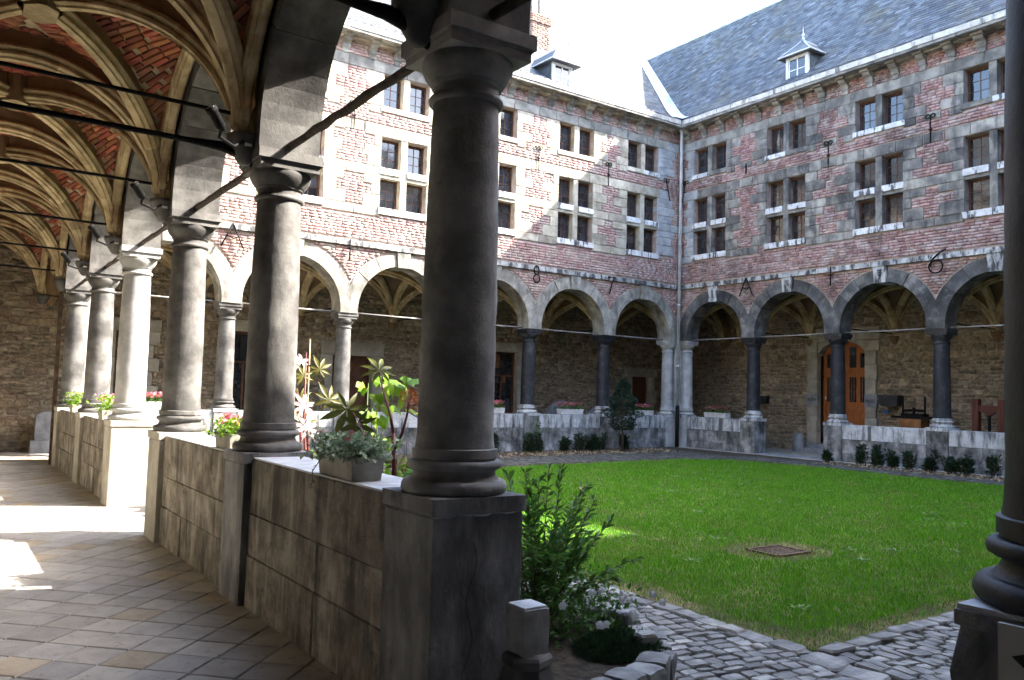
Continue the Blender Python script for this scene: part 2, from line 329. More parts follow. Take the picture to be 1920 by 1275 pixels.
K['curtain'] = mat('room_lit_curtain', [(.3, (.12, .06, .03)), (.7, (.22, .12, .06))], 6., .9, .1, stretch=(6, 6, .3))  # amber holds the warm room light behind the curtain
K['iron'] = mat('black_iron', [(.3, (.004, .004, .0045)), (.7, (.009, .0085, .008))], 20., .75, .1, bump=.5, bscale=60, spec=.15)
K['rust'] = mat('weathered_tie_iron', [(.3, (.035, .026, .02)), (.7, (.085, .06, .045))], 14., .75, .1, bump=1., bscale=40, bdist=.02)
K['rod_pale'] = mat('pale_tie_iron', [(.3, (.2, .19, .17)), (.7, (.34, .32, .3))], 14., .7, .1, bump=.5)
K['door'] = mat('orange_door_wood', [(.3, (.24, .075, .02)), (.7, (.36, .13, .04))], 6., .45, .06, bump=.2, stretch=(6, 6, .6))
K['wood_red'] = mat('red_brown_wood', [(.3, (.08, .022, .014)), (.7, (.14, .045, .03))], 6., .55, .1, bump=.3, stretch=(5, 5, .5))
K['wood_orange'] = mat('orange_chest_wood', [(.3, (.22, .09, .03)), (.7, (.32, .15, .06))], 6., .5, .1, bump=.3)
K['cobble'] = mat('cobblestone', [(.3, (.13, .13, .125)), (.55, (.22, .22, .208)), (.8, (.33, .325, .3))], 6., .7, .25, .01, bump=.7, bscale=40, bdist=.012, spots=((.09, .1, .05), .6, .75, 6., .4), spec=.4)
K['cobble_dark'] = mat('mossy_dark_cobble', [(.3, (.05, .048, .042)), (.55, (.085, .082, .072)), (.8, (.13, .125, .11))], 6., .85, .3, .01, bump=.7, bscale=40, spots=((.05, .06, .025), .54, .7, 4., .6))
K['soil'] = mat('dark_soil', [(.3, (.035, .027, .018)), (.7, (.085, .066, .046))], 16., .95, 0, bump=1., bscale=50, bdist=.03, spots=((.13, .1, .06), .56, .64, 30., .6))
K['gravel'] = mat('cobble_bedding', [(.3, (.04, .04, .028)), (.7, (.085, .078, .06))], 14., .95, 0, bump=1., bscale=70, bdist=.02, spots=((.05, .075, .02), .56, .7, 5., .6))
K['turf'] = mat('turf_ground', [(.3, (.06, .075, .018)), (.5, (.1, .105, .03)), (.75, (.2, .165, .075))], 3.5, .95, 0, bump=1., bscale=60, bdist=.02)
K['grass'] = mat('grass_blade', [(.3, (.065, .21, .006)), (.5, (.115, .34, .012)), (.72, (.2, .41, .03))], 1.6, .6, .3, .012, bump=0, trans=.3, spec=.25, spots=((.27, .27, .08), .54, .74, 1.2, .5))
K['dry'] = mat('dry_grass_blade', [(.3, (.17, .14, .06)), (.7, (.3, .25, .12))], 3., .8, .25, bump=0, trans=.25)
def leafm(name, a, b, tr=.35, var=.25, **k): return mat(name, [(.3, a), (.7, b)], 6., .5, var, .015, bump=0, trans=tr, spec=.35, **k)
K['leaf'] = leafm('shrub_leaf', (.045, .11, .018), (.085, .2, .035))
K['leaf_dark'] = leafm('evergreen_leaf', (.018, .045, .02), (.04, .085, .035), .2)
K['leaf_holly'] = leafm('holly_leaf', (.01, .03, .016), (.03, .065, .035), .1)
K['leaf_bright'] = leafm('yellow_green_leaf', (.13, .24, .015), (.2, .33, .03), .5)
K['leaf_var'] = leafm('variegated_leaf', (.07, .14, .045), (.4, .45, .3), .3, .4)
K['leaf_castor'] = leafm('castor_leaf', (.08, .085, .012), (.13, .125, .02), .4)
K['leaf_castor_dark'] = leafm('castor_leaf_dark', (.05, .055, .012), (.085, .085, .02), .35)
K['leaf_pink'] = leafm('pale_pink_leaf', (.42, .3, .32), (.6, .48, .5), .4, .1)
K['petal_white'] = leafm('white_petal', (.72, .72, .72), (.82, .82, .83), .3, .05)
K['petal_pink'] = leafm('pink_petal', (.55, .07, .14), (.72, .28, .34), .35, .3)
K['petal_red'] = leafm('red_petal', (.45, .02, .03), (.6, .06, .07), .3, .3)
K['seed'] = leafm('rust_seed_head', (.3, .08, .02), (.45, .16, .05), .3)
K['stem'] = mat('plum_stem', [(.3, (.09, .02, .025)), (.7, (.16, .045, .05))], 8., .45, .1, bump=.2)
K['stem_brown'] = mat('woody_stem', [(.3, (.06, .04, .025)), (.7, (.13, .09, .06))], 8., .8, .1, bump=.4)
K['cane'] = mat('dry_cane', [(.3, (.3, .22, .13)), (.7, (.42, .32, .2))], 8., .7, .1)
K['trough'] = mat('concrete_trough', [(.3, (.24, .22, .19)), (.7, (.36, .335, .29))], 6., .85, .1, bump=.5, bscale=40, streak=((.12, .11, .1), .56, .75, 6., .3, .4))
K['trough_w'] = mat('white_trough', [(.3, (.5, .49, .47)), (.7, (.62, .61, .59))], 6., .8, .06, bump=.2)
K['headstone'] = mat('blue_grey_slab', [(.3, (.17, .18, .2)), (.7, (.29, .305, .33))], 4., .8, .1, bump=.4)
K['sign'] = mat('sign_board', [(.3, (.5, .5, .49)), (.7, (.56, .56, .55))], 5., .6, 0, bump=0)
K['black'] = mat('black_print', [(.3, (.012, .012, .013)), (.7, (.02, .02, .02))], 5., .5, 0, bump=0)
K['blue'] = mat('blue_plate', [(.3, (.02, .07, .24)), (.7, (.03, .1, .32))], 5., .4, 0, bump=0)
K['pink_plate'] = mat('pale_plate', [(.3, (.6, .5, .48)), (.7, (.7, .62, .6))], 5., .5, 0, bump=0)
K['chim'] = mat('chimney_brick', [(.3, (.2, .12, .09)), (.55, (.32, .2, .15)), (.8, (.45, .35, .28))], 6., .9, .3, .02, bump=.5, bscale=50)
K['earth'] = mat('open_ground', [(.3, (.1, .09, .07)), (.7, (.16, .15, .12))], .5, .95, 0, bump=.2)
K['plain_wall'] = mat('plain_brick_wall', [(.3, (.3, .18, .14)), (.7, (.42, .33, .27))], 3., .9, 0, bump=.4)

# ------------------------------------------------------------------ frames of the four sides (u to the right seen from the court, d towards the court)
AY, BX = 16.53, 16.90
FN = Frame((0, AY, 0), (1, 0, 0), (0, -1, 0))
FE = Frame((BX, AY, 0), (0, -1, 0), (-1, 0, 0))
FQ = Frame((.28, 0, 0), (0, 1, 0), (1, 0, 0))
FS = Frame((0, -.55, 0), (-1, 0, 0), (0, 1, 0))
COLS_N = [.35, 3.04, 5.79, 8.54, 11.29, 14.04, 16.72]
COLS_E = [.1, 2.69, 5.41, 8.13, 10.85, 13.57, 16.3]
COLS_W = [-.83, 1.87, 4.69, 7.51, 10.33, 13.15, 16.12]
ZS, HW, RING, ZC = 3.51, .22, .33, 3.42
def gz(x): return .008*min(max(x, 0), 17)

# ------------------------------------------------------------------ ground
def sheet(name, poly, z, mt, kind='structure'):
    V = [(x, y, gz(x)+z) for x, y in poly]
    o = MB(); o.add(V, [tuple(range(len(V)))]); ob = o.build(name, mt); ob['kind'] = kind; return ob
gb = MB(); gb.add([(-120, -120, -.12), (140, -120, -.12), (140, 140, -.12), (-120, 140, -.12)], [(0, 1, 2, 3)]); g = gb.build('ground', K['earth']); g['kind'] = 'structure'
paving = sheet('courtyard_paving', [(.2, -.7), (17, -.7), (17, 16.6), (.2, 16.6)], -.02, K['gravel'])
lawn_poly = [(2.6, 1.62), (14.3, 1.75), (14.85, 2.4), (14.9, 10.6), (14.4, 12.3), (13.2, 13.0), (8.5, 12.95), (3.4, 12.6), (2.62, 11.9)]
turf = sheet('lawn_soil', lawn_poly, -.014, K['turf'])
# soil strips below the walls
bedN = sheet('soil_bed', [(2.2, 15.2), (14.9, 15.0), (15.4, 14.6), (15.2, 12.2), (16.9, 12.2), (16.9, 16.6), (.3, 16.6), (.3, 15.2)], -.015, K['soil'])
bedE = sheet('soil_bed', [(15.85, 3.0), (15.8, 10.75), (16.9, 10.75), (16.9, 3.0)], -.015, K['soil'])

# ------------------------------------------------------------------ the four wings
wingW = thing('cloister_wing', 'vaulted cloister gallery with row of round columns running away beside the viewer', 'building', (-1.6, 8, 0), 'four wings of the cloister')
wingN = thing('cloister_wing', 'sunlit brick and pale stone wing with arcade and dormer under slate roof', 'building', (8, 18, 0), 'four wings of the cloister')
wingE = thing('cloister_wing', 'shaded sooty brick and stone wing with arcade and museum door', 'building', (18.5, 8, 0), 'four wings of the cloister')
wingS = thing('cloister_wing', 'plain brick wing closing the court behind the viewer', 'building', (8, -2, 0), 'four wings of the cloister')

def arc(uc, r, a0, a1, n):
    return [(uc+r*math.cos(R(a0+(a1-a0)*i/n)), ZS+r*math.sin(R(a0+(a1-a0)*i/n))) for i in range(n+1)]
def arcade(F, wing, cols, mt, kmt, d0=0., d1=-.53, key=True):
    for i, c in enumerate(cols):
        poly = []
        if i < len(cols)-1:
            uc = (c+cols[i+1])/2; r = (cols[i+1]-c)/2-HW; ro = r+RING
            tv = math.degrees(math.acos(max(-1, (c-uc)/ro)))
            poly += [(c+HW, ZC)]+arc(uc, r, 180, 142, 6)+arc(uc, ro, 142, tv, 5)
        else: poly += [(c+.36, ZC), (c+.36, ZS+.52)]
        if i > 0:
            uc = (c+cols[i-1])/2; r = (c-cols[i-1])/2-HW; ro = r+RING
            tv = math.degrees(math.acos(min(1, (c-uc)/ro)))
            poly += arc(uc, ro, tv, 38, 5)+arc(uc, r, 38, 0, 6)+[(c-HW, ZC)]
        else: poly += [(c-.3, ZS+.52), (c-.3, ZC)]
        p2 = [poly[0]]
        for q in poly[1:]:
            if math.hypot(q[0]-p2[-1][0], q[1]-p2[-1][1]) > 1e-4: p2.append(q)
        b = MB(); b.prism(p2, d1, d0, lambda a, z, d: F.p(a, z, d)); b.build('springer', mt, wing)
    for c0, c1 in zip(cols[:-1], cols[1:]):
        uc = (c0+c1)/2; r = (c1-c0)/2-HW; ro = r+RING
        for a0, a1 in ((38, 60), (60, 82), (98, 120), (120, 142)):
            e = random.uniform(-.012, .012); g = .3
            b = MB(); b.prism(arc(uc, r, a0+g, a1-g, 4)+arc(uc, ro+random.uniform(-.015, .015), a1-g, a0+g, 4), d1+e, d0+e, lambda a, z, d: F.p(a, z, d)); b.build('voussoir', mt, wing)
        b = MB(); hw = .17
        b.prism([(uc-.145, ZS+r-.03), (uc+.145, ZS+r-.03), (uc+.185, 5.025), (uc-.185, 5.025)], d1-.01, d0+.05, lambda a, z, d: F.p(a, z, d)); b.build('keystone', kmt, wing)

# ---- round column, one mesh each for base, shaft, capital, abacus
BASE = [(0, 1.11), (.245, 1.11), None, (.245, 1.11), (.258, 1.118), (.265, 1.135), (.264, 1.152), (.255, 1.168), (.243, 1.175), None, (.243, 1.175), (.226, 1.177), None, (.226, 1.177), (.211, 1.192), (.205, 1.21), (.211, 1.224), None, (.211, 1.224), (.222, 1.226), None, (.222, 1.226), (.234, 1.234), (.238, 1.248), (.234, 1.263), (.222, 1.27), None, (.222, 1.27), (.206, 1.272), None, (.206, 1.272), (.206, 1.283), None, (.206, 1.283), (.214, 1.284), None, (.214, 1.284), (.214, 1.325), None, (.214, 1.325), (.2, 1.33)]
SHAFT = [(.2, 1.328), (.197, 1.345), (.193, 1.38), (.19, 1.44), (.19, 1.7), (.188, 2.1), (.182, 2.5), (.173, 2.9), (.168, 3.065)]
CAP = [(.168, 3.06), (.184, 3.061), None, (.184, 3.061), (.192, 3.07), (.193, 3.083), (.185, 3.096), None, (.185, 3.096), (.17, 3.098), None, (.17, 3.098), (.167, 3.12), (.169, 3.148), None, (.169, 3.148), (.18, 3.149), (.18, 3.168), None, (.18, 3.168), (.188, 3.17), None, (.188, 3.17), (.212, 3.2), (.23, 3.235), (.236, 3.262), (.232, 3.29)]
def col_meshes(mt, cap_mt=None):
    r = []
    for nm, pf, mm in (('shaft', SHAFT, mt), ('base', BASE, cap_mt or mt), ('capital', CAP, mt)):
        b = MB()
        if nm == 'shaft':
            zz = np.linspace(pf[0][1], pf[-1][1], 46); pf = [(float(np.interp(z_, [q[1] for q in pf], [q[0] for q in pf])), float(z_)) for z_ in zz]
        b.lathe(pf, n=56); V2 = []
        for x_, y_, z_ in b.v:
            p_ = Vector((x_, y_, z_)); k_ = .0035*mnoise.noise(p_*6)+.002*mnoise.noise(p_*17); c_ = mnoise.noise(p_*9+Vector((3, 1, 7)))
            if c_ > .5: k_ -= (c_-.5)*.03
            f_ = 1+k_/.2; V2.append((x_*f_, y_*f_, z_+(.002*mnoise.noise(p_*8) if nm != 'base' or z_ > 1.12 else 0)))
        b.v = V2; r.append((nm, b.mesh(nm, mm)))
    b = MB(); b.box((-.235, -.235, 3.285), (.235, .235, 3.34)); b.box((-.255, -.255, 3.345), (.255, .255, 3.419)); b.box((-.24, -.24, 3.33), (.24, .24, 3.35))
    r.append(('abacus', b.mesh('abacus', mt))); return r
CM = {'dark': col_meshes(K['col_dark'], K['coping']), 'w': col_meshes(K['col_w']), 'pale': col_meshes(K['col_pale']), 'near': col_meshes(K['col_near']), 'black': col_meshes(K['col_black'])}
def column(F, wing, u, kind, z=0, d=-.28):
    p = F.p(u, z, d); par = None; yaw = math.atan2(F.U[1], F.U[0])
    for nm, me in CM[kind]:
        o = bpy.data.objects.new('column' if par is None else nm, me); o.location = p; o.rotation_euler.z = yaw if nm == 'abacus' else random.choice([0, 1, 2])*1.3
        o.matrix_basis = Matrix.Translation(Vector(p))@Matrix.Rotation(o.rotation_euler.z, 4, 'Z')
        link(o, par or wing)
        if par is None: par = o
def pedestal(F, wing, u, mt, slab, d=-.28, z0=-.05, hb=.25, hs=.263):
    q = bpy.data.objects.new('pedestal', tpl_mesh('block%d' % random.randint(0, 4), mt)); q.matrix_basis = Matrix(F.mat(u, (z0+1.03)/2, d, 2*hb, 1.03-z0, 2*hb).tolist()); link(q, wing)
    s = bpy.data.objects.new('slab', tpl_mesh('block%d' % random.randint(0, 4), slab)); s.matrix_basis = Matrix(F.mat(u, 1.0712, d, 2*hs, .0775, 2*hs).tolist()); link(s, q)
def dwarf(F, u0, u1, P, Ptop, cuts=((-.06, .37), (.37, .67), (.67, 1.07)), hd=.2, d=-.28, proud=0, seed=0):
    rr = random.Random(seed)
    for ci, (a, b) in enumerate(cuts):
        x = u0; first = True
        L = u1-u0
        n = rr.choice([2, 3]); ws = [rr.uniform(.7, 1.3) for _ in range(n)]
        if ci == len(cuts)-1: ws = [1.] if rr.random() < .5 else [rr.uniform(.8, 1.2), 1.]
        s = sum(ws)
        for w_ in ws:
            l = L*w_/s; e = rr.uniform(-.006, .006)
            (Ptop if ci == len(cuts)-1 else P).add('block', F.mat(x+l/2, (a+b)/2, d+proud+e, l-.004, b-a-.004, 2*hd)); x += l

def wallplate(F, wing, cols, ztop, d0, d1, mt, wins=(), ends=(0, 17), name='wall'):
    """masonry core with arch openings and window holes"""
    b = MB(); P = lambda u, z, d: F.p(u, z, d)
    def quad(u0, u1, z0, z1):
        b.add([P(u0, z0, d0), P(u1, z0, d0), P(u1, z1, d0), P(u0, z1, d0)], [(0, 1, 2, 3)]); b.add([P(u0, z0, d1), P(u1, z0, d1), P(u1, z1, d1), P(u0, z1, d1)], [(3, 2, 1, 0)])
    zt = 5.0; cut = [ends[0]]
    for c0, c1 in zip(cols[:-1], cols[1:]):
        uc = (c0+c1)/2; r = (c1-c0)/2-HW+.12
        A = arc(uc, r, 180, 0, 20)
        quad(cut[-1], uc-r, ZS-.02, zt); cut.append(uc+r)
        for (ua, za), (ub, zb) in zip(A[:-1], A[1:]):
            for d, rev in ((d0, 0), (d1, 1)):
                q = [P(ua, za, d), P(ub, zb, d), P(ub, zt, d), P(ua, zt, d)]; b.add(q, [(3, 2, 1, 0) if rev else (0, 1, 2, 3)])
            b.add([P(ua, za, d0), P(ub, zb, d0), P(ub, zb, d1), P(ua, za, d1)], [(3, 2, 1, 0)])
    quad(cut[-1], ends[1], ZS-.02, zt)
    us = sorted({ends[0], ends[1]} | {w_[0] for w_ in wins} | {w_[1] for w_ in wins}); zs = sorted({zt, ztop} | {w_[2] for w_ in wins} | {w_[3] for w_ in wins})
    for ua, ub in zip(us[:-1], us[1:]):
        for za, zb in zip(zs[:-1], zs[1:]):
            mu, mz = (ua+ub)/2, (za+zb)/2
            if any(w_[0] < mu < w_[1] and w_[2] < mz < w_[3] for w_ in wins): continue
            quad(ua, ub, za, zb)
    for w_ in wins:
        a, c, e, f = w_
        for q in ([P(a, e, d0), P(a, f, d0), P(a, f, d1), P(a, e, d1)], [P(c, e, d0), P(c, f, d0), P(c, f, d1), P(c, e, d1)], [P(a, e, d0), P(c, e, d0), P(c, e, d1), P(a, e, d1)], [P(a, f, d0), P(c, f, d0), P(c, f, d1), P(a, f, d1)]): b.add(q, [(0, 1, 2, 3)])
    return b.build(name, mt, wing)

# ---- windows (local x=u, y=z, z=d), shared meshes
LW, MUL = .55, .17; OW = LW*2+MUL
def light_meshes(h):
    f = MB(); t = .045; w_ = LW; x0, x1 = -w_/2, w_/2
    f.box((x0, 0, -.05), (x0+t, h, 0)); f.box((x1-t, 0, -.05), (x1, h, 0)); f.box((x0+t, 0, -.048), (x1-t, t, -.002)); f.box((x0+t, h-t, -.048), (x1-t, h, -.002))
    f.box((-.008, t, -.035), (.008, h-t, -.012))
    for k in (1, 2): zz = t+(h-2*t)*k/3; f.box((x0+t, zz-.006, -.034), (x1-t, zz+.006, -.013))
    pw, ph = (w_-2*t)/2, (h-2*t)/3
    p = MB(); p.box((-pw/2, -ph/2, -.003), (pw/2, ph/2, .003))
    return f.mesh('frame', K['frame']), p.mesh('pane', K['glass']), pw, ph, t
LM = {h: light_meshes(h) for h in (.8, .75)}
def lights(F, win, u, z, h, dd=-.2):
    fm, pm, pw, ph, t = LM[h]
    o = bpy.data.objects.new('frame', fm); o.matrix_basis = Matrix(F.mat(u, z, dd, 1, 1, 1).tolist()); link(o, win)
    tu, tz = random.uniform(-.022, .022), random.uniform(-.022, .022)
    for i in (-1, 1):
        for k in range(3):
            o = bpy.data.objects.new('pane', pm)
            M_ = Matrix(F.mat(u+i*pw/2, z+t+ph*(k+.5), dd-.024, 1, 1, 1).tolist())@Matrix.Rotation(tu+random.uniform(-.008, .008), 4, 'Y')@Matrix.Rotation(tz+random.uniform(-.008, .008), 4, 'X')
            o.matrix_basis = M_; link(o, win)
def windows(F, wing, uc, stone, sillm):
    # cross window
    b = MB(); b.fbox(F, uc-MUL/2, uc+MUL/2, 6.06, 7.82, -.24, -.012); b.fbox(F, uc-OW/2, uc-MUL/2, 6.81, 6.9, -.238, -.01); b.fbox(F, uc+MUL/2, uc+OW/2, 6.812, 6.9, -.238, -.01); b.fbox(F, uc-OW/2-.03, uc-MUL/2-.01, 6.902, 7.06, -.237, .025, 1); b.fbox(F, uc+MUL/2+.01, uc+OW/2+.03, 6.904, 7.055, -.237, .03, 1)
    wn = b.build('window', [stone, sillm], wing)
    for s in (-1, 1):
        b = MB(); b.fbox(F, uc+s*.345-.33, uc+s*.345+.33, 5.9, 6.056, -.25, .05); b.build('sill', sillm, wn)
        for z in (6.058, 7.062): lights(F, wn, uc+s*(LW+MUL)/2, z, .75)
    b = MB(); b.fbox(F, uc-MUL/2, uc+MUL/2, 8.59, 9.4, -.24, -.012); wn = b.build('window', stone, wing)
    for s in (-1, 1):
        b = MB(); b.fbox(F, uc+s*.35-.345, uc+s*.35+.345, 8.46, 8.588, -.25, .03); b.build('sill', sillm if random.random() < .4 else stone, wn)
        lights(F, wn, uc+s*(LW+MUL)/2, 8.592, .8)

def facade(F, wing, u0, u1, wins, cols, stone, brick, sillm, arch_uc):
    S = Pieces(); SC = Pieces(); SB = Pieces(); blocked = []; corner = (16.0, 99) if F is FN else (-1, .56)
    def st(a, b, z0, z1, proud=0.):
        a = max(a, u0); b = min(b, u1)
        if b-a < .05: return
        blocked.append((a, b, z0, z1)); pr = proud+random.uniform(.002, .01)
        (SC if corner[0] < (a+b)/2 < corner[1] else SB if z0 > 9.4 else S).add('stone', F.mat((a+b)/2, (z0+z1)/2, pr-.15, b-a-.006, z1-z0-.006, .3))
    def course(a, b, z0, z1, lmin, lmax, skip=0.):
        x = a
        while x < b-.02:
            l = random.uniform(lmin, lmax)
            if b-(x+l) < lmin*.5: l = b-x
            if random.random() >= skip: st(x, x+l, z0, z1)
            x += l
    wb = []
    for uc in wins:
        a, b = uc-OW/2, uc+OW/2
        blocked += [(a, b, 6.05, 7.83), (a, b, 8.58, 9.41)]
        for s in (-1, 1):
            e = a if s < 0 else b
            for k, (z0, z1) in enumerate(((6.05, 6.36), (6.36, 6.62), (6.62, 6.82), (7.06, 7.3), (7.3, 7.57), (7.57, 7.83), (8.58, 8.83), (8.83, 9.12), (9.12, 9.41))):
                l = (.26 if k % 2 else .5)+random.uniform(-.07, .12)
                if F is FN and s > 0 and uc == wins[-1]: l = 16.62-.1*(k % 2)-e
                if F is FE and s < 0 and uc == wins[0]: l = e-.2-.1*(k % 2)
                st(e-l if s < 0 else e, e if s < 0 else e+l, z0, z1)
        course(a-.5+random.uniform(-.1, .1), b+.5, 7.83, 8.11, .45, .85)
        course(a-.3, b+.3, 8.41, 8.58, .5, .8) if False else None
        st(a-.35, a-.02, 8.4, 8.58); st(b+.02, b+.33, 8.4, 8.58)
        blocked.append((a-.02, b+.02, 8.45, 8.58)); blocked.append((a, b, 5.89, 6.06))
    edges = [u0]+sorted(x for uc in wins for x in (uc-OW/2, uc+OW/2))+[u1]
    for i in range(0, len(edges), 2):                       # bands between the windows
        a, b = edges[i], edges[i+1]
        course(a, b, 6.82, 7.06, .45, .8, .06); course(a, b, 5.84, 6.05, .5, .9, .1)
    x = u0
    course(u0, u1, 9.41, 9.68, .6, 1.0)
    # scattered single stones at the anchors
    for uc0, uc1 in zip(wins[:-1], wins[1:]):
        mu = (uc0+uc1)/2
        st(mu-.22, mu+.24, 7.86, 8.11); st(mu-.2, mu+.2, 8.42, 8.6)
    S.flush('stone', stone, wing, 300, 'stones'); SC.flush('corner_stone', K['lime_grey'], wing); SB.flush('band_stone', K['lime_band'], wing)
    # bricks by rows
    P = Pieces(); z = 3.95; rh = .071
    while z < 10.02:
        z0, z1 = z, z+rh-.012
        iv = [(a, b) for a, b, c, d in blocked if c < z1-.005 and d > z0+.005]
        if z < 5.04:
            for uc, ro in arch_uc:
                h0, h1 = z0-ZS, z1-ZS
                if h0 < ro: iv.append((uc-math.sqrt(ro*ro-h0*h0)-.01, uc+math.sqrt(ro*ro-h0*h0)+.01))
                iv.append((uc-.19, uc+.19))
            if z1 > 5.02: z += rh; continue
        if 5.02 <= z0 < 5.165 or (5.02 < z1 < 5.165): z += rh; continue
        iv.sort(); cur = u0; free = []
        for a, b in iv:
            if a > cur: free.append((cur, a))
            cur = max(cur, b)
        if cur < u1: free.append((cur, u1))
        for a, b in free:
            x = a+.006-(.1 if (int(z/rh) % 2) else 0)*1.
            while x < b-.02:
                l = random.choice([.2, .2, .2, .1])+random.uniform(-.012, .012)
                xa, xb = max(x, a+.005), min(x+l, b-.005)
                if xb-xa > .03: P.add('brick', F.mat((xa+xb)/2, (z0+z1)/2, -.05+random.uniform(-.006, .008), xb-xa, rh-.012, .11))
                x += l+.012
        z += rh
    P.flush('brick', brick, wing, 300, 'bricks', 8.5)
    # string course, as long stones
    T = Pieces(); x = u0
    while x < u1-.05:
        l = min(random.uniform(.9, 1.5), u1-x); T.add('block', F.mat(x+l/2, 5.095, -.04+random.uniform(-.004, .004), l-.008, .125, .22)); x += l
    T.flush('string_course', K['string'], wing)

def bracket_mesh(mt):
    b = MB(); prof = [(-.02, .36), (-.02, 0), (.05, .0), (.085, .05), (.08, .11), (.12, .17), (.2, .2), (.24, .235), (.27, .3), (.34, .31), (.34, .36)]
    b.prism(prof, -.11, .11, lambda d, z, u: (u, z, d)); b.box((-.13, .3, -.02), (.13, .362, .36)); b.box((-.085, -.13, -.02), (.085, .0, .035)); return b.mesh('bracket', mt)
def cornice(F, wing, u0, u1, stone, gut, step=.6875):
    bm = bracket_mesh(K['lime_band']); n = int((u1-u0)/step)
    for i in range(n+1):
        u = u0+.3+i*step
        if u > u1-.1: break
        o = bpy.data.objects.new('bracket', bm); o.matrix_basis = Matrix(F.mat(u, 9.775, 0, random.uniform(.85, 1.0), .8, .85).tolist()); link(o, wing)
    C = Pieces(); x = u0
    while x < u1-.05:
        l = min(random.uniform(.9, 1.4), u1-x); C.add('block', F.mat(x+l/2, 10.105, .16, l-.006, .07, .54)); x += l
    C.flush('cornice_stone', K['lime_band'], wing)
    C = Pieces(); x = u0
    while x < u1-.05:
        l = min(random.uniform(.8, 1.2), u1-x); C.add('block', F.mat(x+l/2, 10.045, .04, l-.006, .05, .3)); x += l
    C.flush('cornice_moulding', stone, wing)
    G = Pieces(); x = u0
    while x < u1-.05:
        l = min(.46, u1-x); G.add('block', F.mat(x+l/2, 10.21+random.uniform(-.004, .004), .2+random.uniform(-.006, .006), l-.006, .14, .5)); x += l
    G.flush('gutter_segment', gut, wing)

# ------------------------------------------------------------------ arcades, walls
def bays(cols): return [((a+b)/2, (b-a)/2-HW+RING+.015) for a, b in zip(cols[:-1], cols[1:])]
WN = [1.62, 4.36, 7.1, 9.86, 12.62, 15.25]; WE = [1.18, 3.95, 6.71, 9.45, 12.2]
wr = lambda ws: [q for u in ws for q in ((u-OW/2, u+OW/2, 6.05, 7.82), (u-OW/2, u+OW/2, 8.585, 9.405))]
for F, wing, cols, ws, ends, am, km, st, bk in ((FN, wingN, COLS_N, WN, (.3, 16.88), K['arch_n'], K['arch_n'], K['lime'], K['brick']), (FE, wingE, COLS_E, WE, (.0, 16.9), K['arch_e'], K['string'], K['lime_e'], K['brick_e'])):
    arcade(F, wing, cols, am, km)
    wallplate(F, wing, cols, 10.1, -.025, -.5, K['mortar'], wr(ws), ends)
    facade(F, wing, ends[0]+.01, ends[1]-.02, ws, cols, st, bk, K['white_stone'], bays(cols))
    for u in ws: windows(F, wing, u, st, K['white_stone'])
    cornice(F, wing, ends[0], ends[1]-.45 if F is FN else ends[1], st, K['gutter_n'] if F is FN else K['gutter_e'])
# near arcade: arches, wall core, inner face
arcade(FQ, wingW, COLS_W, K['col_w'], K['col_w'], -.05, -.53)
wallplate(FQ, wingW, COLS_W, 10.1, -.065, -.5, K['inner'], (), (-1.2, 16.8))
FS_COLS = [-16.3, -13.57, -10.85, -8.13, -5.41, -2.69, -.19]
wallplate(FS, wingS, FS_COLS, 10.1, -.03, -.5, K['plain_wall'], (), (-17.3, .5))
for c in FS_COLS[:-1]:
    b = MB(); b.fbox(FS, c-.2, c+.2, -.05, 3.55, -.48, -.08); b.build('pier', K['col_w'], wingS)

# ---- columns, pedestals, dwarf walls
BW = Pieces(); BWt = Pieces()
gj = random.Random(4); b = MB(); b.tube([(-.25+.5*k/24, 1.87-.2535, 1.03+gj.uniform(-.006, .006)) for k in range(25)], [.005+gj.uniform(-.002, .003) for k in range(25)], 5); b.build('mortar_bead', K['worn'], wingW)
b = MB(); b.tube([(-.03+.025*math.sin(k*1.3)-.03*k/12, 1.87-.2505, .9-.075*k) for k in range(12)], .0022, 4); b.build('crack', K['joint'], wingW)
for i, u in enumerate(COLS_W):
    d = -.28 if i else -.055
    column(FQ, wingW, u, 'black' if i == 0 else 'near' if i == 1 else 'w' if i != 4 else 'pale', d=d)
    if i: pedestal(FQ, wingW, u, K['pedestal'] if i < 3 else K['inner'], K['pedestal'] if i < 3 else K['inner'], d=d)
for i, (a, b) in enumerate(zip(COLS_W[:-1], COLS_W[1:])):
    if i in (1, 2, 4, 5): dwarf(FQ, a+.25, b-.25, BW, BWt, seed=i+3)
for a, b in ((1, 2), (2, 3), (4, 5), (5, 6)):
    o = bpy.data.objects.new('skylit_wall_top', tpl_mesh('block1', K['worn'])); u0_, u1_ = COLS_W[a]+.27, COLS_W[b]-.27; o.matrix_basis = Matrix(FQ.mat((u0_+u1_)/2, 1.0735, -.28, u1_-u0_, .012, .385).tolist()); link(o, wingW)  # thin pale sheet, sky light painted on the dwarf wall top
BW.flush('wall_block', K['block'], wingW); BWt.flush('wall_block', K['block'], wingW)
for F, wing, cols, opening in ((FN, wingN, COLS_N, ()), (FE, wingE, COLS_E, (1,))):
    P = Pieces(); T = Pieces()
    for i, u in enumerate(cols):
        corner = (F is FN and i in (0, 6)) or (F is FE and i == 0)
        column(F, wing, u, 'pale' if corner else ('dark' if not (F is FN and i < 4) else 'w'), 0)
        pedestal(F, wing, u, K['col_pale'] if corner else K['block_e'], K['coping'], hb=.255, hs=.268)
    for i, (a, b) in enumerate(zip(cols[:-1], cols[1:])):
        if i in opening: continue
        dwarf(F, a+.256, b-.256, P, T, ((-.06, .34), (.34, .7), (.7, 1.07)), .22, seed=i+11)
    P.flush('wall_block', K['block_e'], wing); T.flush('coping_block', K['coping'], wing)
